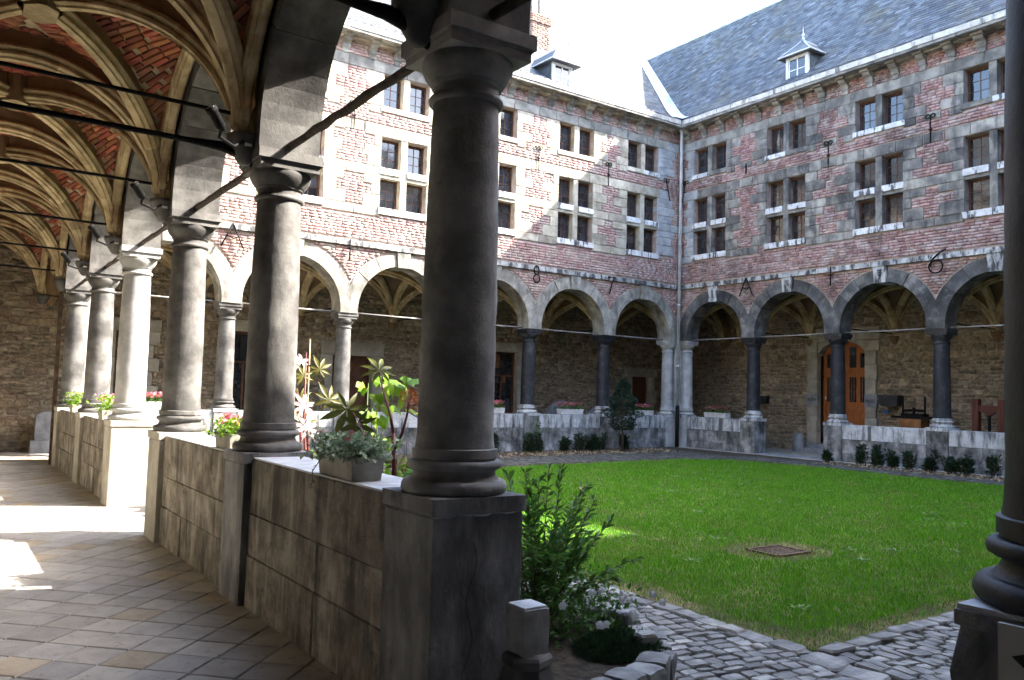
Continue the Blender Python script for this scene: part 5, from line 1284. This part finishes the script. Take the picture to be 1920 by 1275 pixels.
# lanceolate shrub
sh = thing('leafy_shrub', 'loose green shrub with narrow pointed leaves beside the near pedestal', 'shrub', (.95, 2.35, .22), 'shrubs')
br = MB(); LP, LD = [], []
for k in range(60):
    f = rng.uniform(0, 2*math.pi); sprd = rng.uniform(.08, .56); hgt = rng.uniform(.4, .98)
    b0 = np.array([.92+.05*math.cos(f), 2.36+.05*math.sin(f), .2]); tip = b0+np.array([math.cos(f)*sprd, math.sin(f)*sprd, hgt*(1-.45*(sprd/.62)**2)])
    if tip[0] < .36: tip[0] = .36+rng.uniform(0, .1)
    midp = (b0+tip)/2+np.array([0, 0, .12]); pts = [b0*(1-t)**2+2*midp*t*(1-t)+tip*t*t for t in np.linspace(0, 1, 8)]
    br.tube(pts, list(np.linspace(.006, .0018, 8)), 5, cap=False)
    for t in np.linspace(.35, 1, 13):
        c = b0*(1-t)**2+2*midp*t*(1-t)+tip*t*t; tg = 2*(midp-b0)*(1-t)+2*(tip-midp)*t; tg /= np.linalg.norm(tg)
        for s in (-1, 1):
            sd = np.cross(tg, [0, 0, 1.]); sd /= np.linalg.norm(sd)+1e-6
            LP.append(c); LD.append(sd*s*rng.uniform(.4, 1)+tg*.8+rng.normal(0, .3, 3))
br.build('branches', K['stem_brown'], sh)
leaves(np.array(LP), np.array(LD), rng.uniform(.05, .09, len(LP)), .32, K['leaf'], 'crown', sh)
# white flowered bedding plant, low ground cover
wf = thing('bedding_plant', 'low green bedding plant with white blossoms below the shrub', 'flowers', (1.05, 2.05, .22))
n = 1500; P = np.stack([rng.normal(1.0, .2, n), rng.normal(2.2, .3, n), .23+rng.random(n)**1.4*.3], 1); P[:, 0] = np.clip(P[:, 0], .4, 1.36); P = P[(P[:, 1] > 1.85)]
D = rng.normal(0, 1, P.shape); D[:, 2] += .4; leaves(P, D, rng.uniform(.035, .06, len(P)), .45, K['leaf_bed'], 'foliage', wf)
for k in range(17):
    c = np.array([np.clip(rng.normal(1.0, .2), .45, 1.3), rng.uniform(1.55, 2.5), rng.uniform(.38, .55)]); V, Fc = [], []
    if k < 6: c = np.array([(1.12, 1.75, .4), (1.02, 1.62, .36), (1.22, 1.95, .42), (.75, 1.6, .42), (.62, 1.75, .5), (.95, 1.9, .5)][k])
    ax = np.array([-.5+rng.normal(0, .3), -.5+rng.normal(0, .3), .7]); ax /= np.linalg.norm(ax); a = np.cross(ax, [0, 1., .2]); a /= np.linalg.norm(a); b_ = np.cross(ax, a); r_ = .026
    for q in range(5):
        f = 2*math.pi*q/5; dv = a*math.cos(f)+b_*math.sin(f); sv = -a*math.sin(f)+b_*math.cos(f); i = len(V); V += [c, c+dv*r_*.6+sv*r_*.5+ax*.008, c+dv*r_-ax*.006, c+dv*r_*.6-sv*r_*.5+ax*.008]; Fc.append((i, i+1, i+2, i+3))
    np_obj('blossom', V, Fc, K['petal_white'], wf)
gc = thing('ground_cover_plant', 'dense dark tufted ground cover at the front of the flower bed', 'plant', (1.02, 1.7, .22))
n = 3500; an = rng.uniform(0, 2*math.pi, n); rr = np.sqrt(rng.random(n)); P = np.stack([1.0+.26*rr*np.cos(an), 1.72+.22*rr*np.sin(an), .22+.1*(1-rr**2)*rng.random(n)], 1); D = np.stack([np.cos(an)*rr*.7, np.sin(an)*rr*.7, np.full(n, .9)], 1)+rng.normal(0, .3, (n, 3))
leaves(P, D, rng.uniform(.025, .05, n), .14, K['leaf_dark'], 'foliage', gc)

# ------------------------------------------------------------------ castor oil plants and big-leaved plants in the sun behind the wall
def star_leaf(name, c, nrm, r, mt, par, lobes=8, up=(0, 0, 1)):
    nrm = np.array(nrm, float); nrm /= np.linalg.norm(nrm); a = np.array(up, float); a -= nrm*(a@nrm); a /= np.linalg.norm(a); s = np.cross(a, nrm); V = [np.array(c)]; F = []
    for k in range(lobes):
        f = math.pi*(-1+2*(k+.5)/lobes)*.93+rng.normal(0, .06); l = r*(1-.45*abs(f)/math.pi)*rng.uniform(.88, 1.08); dv = a*math.cos(f)+s*math.sin(f); sv = -a*math.sin(f)+s*math.cos(f); dr_ = rng.uniform(.15, .4); i = len(V)
        for t, w_ in ((.22, .075), (.45, .125), (.68, .1), (.86, .05)):
            m_ = np.array(c)+dv*l*t-nrm*l*dr_*t*t; V += [m_+sv*l*w_+nrm*l*.045, m_, m_-sv*l*w_+nrm*l*.045]
        V.append(np.array(c)+dv*l-nrm*l*dr_*1.05)
        F += [(0, i, i+1), (0, i+1, i+2)]
        for q in range(3):
            p = i+q*3; F += [(p, p+3, p+4), (p, p+4, p+1), (p+1, p+4, p+5), (p+1, p+5, p+2)]
        p = i+9; F += [(p, i+12, p+1), (p+1, i+12, p+2)]
    return np_obj(name, V, F, mt, par, smooth=True)
def heart_leaf(name, c, nrm, r, mt, par, up=(0, 0, -1)):
    nrm = np.array(nrm, float); nrm /= np.linalg.norm(nrm); a = np.array(up, float); a -= nrm*(a@nrm); a /= np.linalg.norm(a)+1e-9; s = np.cross(a, nrm)
    o = [(0, -.25), (.35, -.5), (.7, -.4), (.85, 0), (.7, .3), (.8, .5), (.45, .65), (.25, .8), (0, 1.1), (-.25, .8), (-.45, .65), (-.8, .5), (-.7, .3), (-.85, 0), (-.7, -.4), (-.35, -.5)]
    wv = rng.uniform(0, 6.28); V = [np.array(c)+nrm*r*.1]+[np.array(c)+s*x*r*.62+a*y*r*.62-nrm*r*(.16*x*x+.14*max(y, 0)**2+.05*math.sin(3*k_+wv)) for k_, (x, y) in enumerate(o)]; F = [(0, i+1, (i+1) % len(o)+1) for i in range(len(o))]
    return np_obj(name, V, F, mt, par)
def toward_cam(p, k=1.): v = CAM-np.array(p); return v/np.linalg.norm(v)*k
ca = thing('castor_plant', 'tall castor oil plant with plum stems and star leaves behind the nearest trough', 'plant', (.8, 4.05, .22), 'castor plants')
b = MB(); b.tube([(.8, 4.05, .2), (.8, 4.07, .7), (.8, 4.1, 1.05), (.8, 4.13, 1.27)], [.024, .022, .019, .015], 8); b.tube([(.8, 4.13, 1.27), (.79, 4.18, 1.42), (.78, 4.3, 1.6), (.77, 4.36, 1.74)], [.014, .011, .008, .006], 8)
b.tube([(.8, 4.1, 1.15), (.81, 4.0, 1.28), (.82, 3.95, 1.42), (.82, 3.93, 1.52)], [.012, .011, .009, .007], 8); b.tube([(.82, 3.95, 1.45), (.84, 3.8, 1.4), (.86, 3.66, 1.36)], [.006, .005, .004], 6); b.tube([(.8, 4.12, 1.25), (.7, 4.35, 1.2), (.62, 4.5, 1.42)], [.008, .006, .004], 6)
b.build('stem', K['stem'], ca)
for c, r_, m_, tilt in (((.77, 4.36, 1.76), .2, 'leaf_castor', (.3, .2, .5)), ((.62, 4.62, 1.44), .27, 'leaf_castor_dark', (0, 0, .1)), ((.66, 4.5, 1.33), .22, 'leaf_castor_dark', (.2, .3, -.2)), ((.86, 4.15, 1.02), .16, 'leaf_castor', (.2, 0, .6)), ((.9, 3.9, .95), .18, 'leaf', (.2, .2, .7))):
    star_leaf('leaf', c, toward_cam(c)+np.array(tilt), r_, K[m_], ca, 8, (0, 0, -1) if 'dark' in m_ else (0, 0, 1))
for k, c in enumerate(((.82, 3.93, 1.56), (.84, 3.82, 1.5))): ball_leaves(c, (.07, .07, .04), 90, .03, .5, K['seed'], 'seed_head', ca)
cb = thing('castor_plant', 'castor oil plant with pale pink and olive star leaves beside the second column', 'plant', (.8, 5.95, .22), 'castor plants')
b = MB()
for dy, tz in ((0, 1.95), (.1, 1.6), (-.08, 1.3)): b.tube([(.8, 5.95+dy, .2), (.8, 5.95+dy, .9), (.78, 6.0+dy, 1.3), (.77, 5.98+dy*2, tz)], [.018, .015, .012, .005], 8)
b.build('stem', K['stem'], cb)
for c, r_, m_, tilt in (((.74, 5.9, 1.42), .2, 'leaf_pink', (.5, -.3, .5)), ((.76, 5.85, 1.22), .21, 'leaf_pink', (.5, -.4, .5)), ((.8, 6.1, 1.72), .17, 'leaf_castor', (.3, 0, .3)), ((.82, 5.75, 1.78), .17, 'leaf_castor', (.2, -.2, .4)), ((.8, 6.15, 1.5), .16, 'leaf_castor', (0, 0, .2)), ((.8, 5.45, 1.5), .2, 'leaf_castor', (.4, 0, .2)), ((.78, 6.05, 1.25), .2, 'leaf_castor', (0, .2, .2)), ((.8, 6.2, 1.86), .16, 'leaf_pink', (.6, 0, .6))):
    star_leaf('leaf', c, toward_cam(c)+np.array(tilt), r_, K[m_], cb, 8)
cn = thing('cane', 'thin dry bamboo cane standing among the castor leaves', 'cane', (.82, 6.0, .2)); b = MB(); b.tube([(.82, 6.0, .2), (.81, 6.0, 2.08)], .007, 6); b.build('stick', K['cane'], cn)
st2 = thing('plant_stake', 'dark slanting stake beside the near column', 'stake', (.75, 3.4, .2)); b = MB(); b.tube([(.75, 3.42, .2), (.78, 3.36, 1.35)], .013, 6); b.build('stick', K['iron'], st2)
hk = thing('big_leaved_plant', 'sunlit plant with large yellow green leaves behind the nearest trough', 'plant', (.95, 4.7, .22))
b = MB()
for k in range(4): b.tube([(.95, 4.6+.1*k, .2), (.95, 4.6+.12*k, 1.0), (.93, 4.6+.1*k, 1.3+.12*k)], [.009, .008, .004], 6)
b.build('stem', K['leaf'], hk)
for k in range(54):
    c = np.array([rng.uniform(.85, 1.1), rng.uniform(4.3, 5.05), rng.uniform(1.15, 1.72)])
    if k > 40: c = np.array([rng.uniform(.8, 1.1), rng.uniform(3.85, 4.3), rng.uniform(.85, 1.12)])
    heart_leaf('leaf', c, np.array([.5, -.6, .5])+rng.normal(0, .35, 3), rng.uniform(.085, .15), K['leaf_bright'], hk)
# low mixed green behind the wall
lg = thing('low_bed_plants', 'mixed low green leaves along the near dwarf wall in the sun', 'plant', (.85, 5, .22)); n = 1400
P = np.stack([rng.uniform(.4, 1.3, n), rng.uniform(2.9, 6.8, n), .24+rng.random(n)**1.2*.75], 1); D = rng.normal(0, 1, (n, 3)); D[:, 2] += .4
leaves(P, D, rng.uniform(.05, .11, n), .55, K['leaf_bright'], 'foliage', lg)

# ------------------------------------------------------------------ small holly tree and the clipped evergreens along the far walls
ht = thing('holly_tree', 'small dark holly tree in front of the corner arch', 'tree', (13.75, 15.6, .08))
b = MB(); b.tube([(13.75, 15.6, .05), (13.77, 15.6, .5), (13.73, 15.61, .9), (13.75, 15.6, 1.9)], [.035, .03, .025, .008], 8)
for k in range(16):
    f = rng.uniform(0, 6.28); z = rng.uniform(.75, 1.6); l = .45*(1-(z-.7)/1.4); b.tube([(13.75, 15.6, z), (13.75+math.cos(f)*l, 15.6+math.sin(f)*l, z+.2)], [.012, .004], 5)
b.build('trunk', K['stem_brown'], ht)
n = 5200; z = rng.random(n)**1.1; rad = np.where(z < .25, .22+z*1.1, .5*((1-z)/.75)**.8+.04)*(.25+.75*rng.random(n)**.6)*(1+.2*np.sin(z*23)); an = rng.uniform(0, 6.28, n)
P = np.stack([13.75+rad*np.cos(an), 15.6+rad*np.sin(an), .7+z*1.4], 1); D = np.stack([np.cos(an), np.sin(an), rng.normal(.1, .5, n)], 1)
leaves(P, D, rng.uniform(.04, .075, n), .55, K['leaf_holly'], 'crown', ht)
def evergreen(x, y, h, r_, label):
    o = thing('evergreen_shrub', label, 'shrub', (x, y, gz(x)), 'small evergreens under the far walls'); b = MB(); PP, DD = [], []
    for k in range(int(rng.integers(4, 8))):
        f = rng.uniform(0, 6.28); rr = r_*rng.uniform(.1, .8); bx_, by_ = x+rr*math.cos(f), y+rr*math.sin(f); hh = h*rng.uniform(.45, 1.1); lx, ly = rng.normal(0, .06, 2)
        b.tube([(bx_, by_, gz(x)-.02), (bx_+lx, by_+ly, gz(x)+hh*.8)], .008, 5); m_ = 110
        t = rng.random(m_)**.8; a_ = rng.uniform(0, 6.28, m_); w_ = .07*(1-t*.7)*rng.random(m_)**.5
        PP.append(np.stack([bx_+lx*t+w_*np.cos(a_), by_+ly*t+w_*np.sin(a_), gz(x)+.01+t*hh], 1)); DD.append(np.stack([np.cos(a_), np.sin(a_), rng.uniform(.3, 1.6, m_)], 1))
    b.build('stem', K['stem_brown'], o); P = np.concatenate(PP); D = np.concatenate(DD)
    leaves(P, D, rng.uniform(.05, .12, len(P)), .2, K['leaf_dark'], 'foliage', o)
place = ['first', 'second', 'third', 'fourth', 'fifth', 'sixth', 'seventh', 'eighth', 'ninth', 'tenth']
for k, (x, h, r_) in enumerate(((9.6, .5, .2), (10.75, .5, .22), (11.15, .46, .2), (11.95, .36, .17), (12.45, .42, .2), (12.85, .44, .2), (13.2, .42, .19), (14.2, .38, .15))): evergreen(x, 15.95+random.uniform(-.08, .08), h, r_, 'clipped evergreen under the left far wall, %s from the near column' % place[k])
for k, (y, h, r_) in enumerate(((10.9, .25, .12), (9.95, .45, .17), (9.55, .45, .2), (9.15, .42, .17), (8.75, .5, .2), (8.2, .42, .18), (7.75, .42, .18), (7.45, .42, .18), (6.9, .4, .17), (6.3, .3, .2))): evergreen(16.35+random.uniform(-.06, .06), y, h, r_, 'clipped evergreen under the right far wall, %s from the doorway' % place[k])
cl = thing('climbing_plant', 'thin green climber growing up the dwarf wall under the left far arcade', 'plant', (11.25, 16.2, .1)); n = 160
P = np.stack([11.3+rng.normal(0, .05, n), 16.3+rng.normal(0, .03, n), .1+rng.random(n)*.85], 1); leaves(P, rng.normal(0, 1, (n, 3)), .06, .6, K['leaf'], 'foliage', cl)
# leaf litter
n = 2200; X = np.concatenate([rng.uniform(9, 15.4, n//2), rng.uniform(15.7, 16.5, n//2)]); Y = np.concatenate([rng.uniform(14.8, 16.1, n//2), rng.uniform(4, 10.8, n//2)]); P = np.stack([X, Y, .008*X+.0], 1); D = rng.normal(0, 1, (n, 3)); D[:, 2] = abs(D[:, 2])*.15
lt = leaves(P, D, rng.uniform(.04, .09, n), .6, K['cane'], 'leaf_litter', None); lt['kind'] = 'stuff'; tag(lt, 'dry fallen leaves scattered over the soil below the far walls', 'leaves')
fl_ = thing('fallen_leaf', 'single curled dry leaf lying on the lawn behind the shrub', 'leaf', (7.2, 9.0, .07)); leaves(np.array([[6.55, 8.7, .09]]), np.array([[.5, .4, .1]]), .22, .7, K['cane'], 'blade', fl_)

# ------------------------------------------------------------------ old stones and implements in the far galleries
def headstone(F, u, d, z, w_, h, label, grp, dh=.1):
    o = thing('gravestone', label, 'gravestone', tuple(F.p(u, z, d)), grp); b = MB(); r_ = w_/2
    pts = [(u-r_, z), (u+r_, z)]+[(u+r_*math.cos(R(180*k/14)), z+h-r_+r_*math.sin(R(180*k/14))) for k in range(15)]
    b.prism(pts, d, d+dh, lambda a, zz, dd: F.p(a, zz, dd)); b.build('slab', K['headstone'], o)
    b = MB(); b.prism([(u+(a-u)*.86, z+(c-z)*.95) for a, c in pts], d+dh, d+dh+.012, lambda a, zz, dd: F.p(a, zz, dd)); b.build('raised_panel', K['headstone'], o)
headstone(FN, 14.58, -3.0, 0, 1.2, 1.44, 'round topped gravestone behind the trough in the far arcade', 'gravestones'); headstone(FN, 16.25, -3.0, 0, 1.2, 1.3, 'round topped gravestone half hidden by the dark column', 'gravestones')
se = thing('carved_stele', 'pale grey stone slab on a plinth against the end wall of the gallery', 'stone slab', (-.1, 19.4, 0)); b = MB(); b.prism([(-.3, .28), (.2, .28), (.2, .86), (.1, .92), (-.16, .92), (-.3, .84)], 19.25, 19.42, lambda x, z, y: (x, y, z)); b.build('slab', K['headstone'], se); b = MB(); b.box((-.38, 19.2, 0), (.25, 19.46, .279)); b.build('plinth', K['headstone'], se)
lb = thing('stone_block', 'dark square stone lying at the foot of the end wall', 'stone block', (-1.1, 19.4, 0)); b = MB(); b.box((-1.35, 19.3, 0), (-.95, 19.52, .3)); b.build('block', K['col_dark'], lb)
tr = thing('wall_trough', 'dark stone basin fixed to the wall right of the museum door', 'basin', tuple(FE.p(5.4, 1.55, DE))); b = MB(); b.prism([(5.12, 1.88), (5.15, 1.62), (5.22, 1.57), (5.6, 1.57), (5.67, 1.62), (5.7, 1.88)], DE+.03, DE+.34, lambda u, z, d: FE.p(u, z, d)); b.build('basin', K['col_dark'], tr)
t2 = thing('wall_box', 'small dark box on the wall left of the museum door', 'wall box', tuple(FE.p(1.0, 1.6, DE))); b = MB(); b.fbox(FE, .85, 1.2, 1.55, 1.75, DE+.03, DE+.2); b.build('case', K['col_dark'], t2); b = MB(); b.fbox(FE, .83, 1.22, 1.75, 1.78, DE+.03, DE+.22); b.build('lid', K['col_dark'], t2)
for nm, lab, u, z, w_, h, m_ in (('wall_plate', 'small pale plate beside the dark wall basin', 5.03, 1.81, .075, .06, 'pink_plate'), ('wall_plate', 'small blue plate below the dark wall basin', 5.2, 1.42, .075, .05, 'blue'), ('wall_plate', 'small blue plate on the rubble wall beside the dark column', None, 1.55, .08, .07, 'blue')):
    F_, dd = (FE, DE) if u else (FN, -3.22); u = u or 16.55
    o = thing(nm, lab, 'plate', tuple(F_.p(u, z, dd))); b = MB(); b.fbox(F_, u-w_, u+w_, z-h, z+h, dd+.05, dd+.065); b.build('plate', K[m_], o)
    b = MB()
    for s in (-1, 1): b.fbox(F_, u+s*w_*.8-.006, u+s*w_*.8+.006, z-.006, z+.006, dd+.065, dd+.07)
    b.build('screw', K['iron'], o)
# printing press: low table with screw posts
pr = thing('hand_press', 'old black iron hand press on an orange wooden chest behind the arcade', 'press', (19., 10.1, EF), 'old presses')
P_ = lambda x, y, z: (x, y, z)
b = MB(); b.box((18.85, 9.82, .9), (19.25, 10.42, 1.26)); b.build('chest', K['wood_orange'], pr)
b = MB(); b.box((18.9, 9.86, EF), (19.2, 10.38, .9)); b.build('stand', K['frame'], pr)
b = MB(); b.box((18.82, 9.62, 1.27), (19.3, 10.62, 1.33)); b.box((18.9, 9.8, 1.331), (19.2, 10.4, 1.4)); b.build('bed', K['iron'], pr)
for y in (9.82, 10.42): b = MB(); b.tube([(19.05, y, 1.33), (19.05, y, 1.84)], .025, 8); b.build('post', K['iron'], pr)
b = MB(); b.tube([(19.05, 9.82, 1.47), (19.05, 10.1, 1.49), (19.05, 10.42, 1.47)], .035, 8); b.tube([(19.05, 10.12, 1.35), (19.05, 10.12, 1.56)], .04, 8); b.build('crossbar', K['iron'], pr)
p2 = thing('wooden_press', 'red brown wooden frame press behind the arcade at the right', 'press', (19., 8.2, EF), 'old presses')
for y in (7.9, 8.5): b = MB(); b.box((18.93, y-.075, EF), (19.09, y+.075, 1.82)); b.build('post', K['wood_red'], p2)
b = MB(); b.box((18.95, 7.976, 1.5), (19.07, 8.424, 1.66)); b.prism([(8.05, 1.5), (8.35, 1.5), (8.24, 1.42), (8.16, 1.42)], 18.96, 19.06, lambda y, z, x: (x, y, z)); b.build('head', K['wood_red'], p2)
b = MB(); b.tube([(19.01, 8.2, 1.43), (19.01, 8.2, .75)], .035, 10); b.build('screw', K['iron'], p2); b = MB(); b.box((18.94, 7.976, .6), (19.08, 8.424, .74)); b.build('platen', K['wood_red'], p2)
for k, (u, dd) in enumerate(((2.72, .55), (2.5, .35))):
    o = thing('stone_bollard', ('small rounded stone post at the foot of the museum door steps', 'small stone post behind the other left of the museum door')[k], 'bollard', tuple(FE.p(u, EF, DE+dd)), 'stone posts'); p = FE.p(u, EF, DE+dd)
    b = MB(); b.lathe([(.15, 0), (.15, .1), (.14, .4), (.12, .5), (.07, .55), (0, .56)], p, 14); b.build('post', K['headstone'], o)
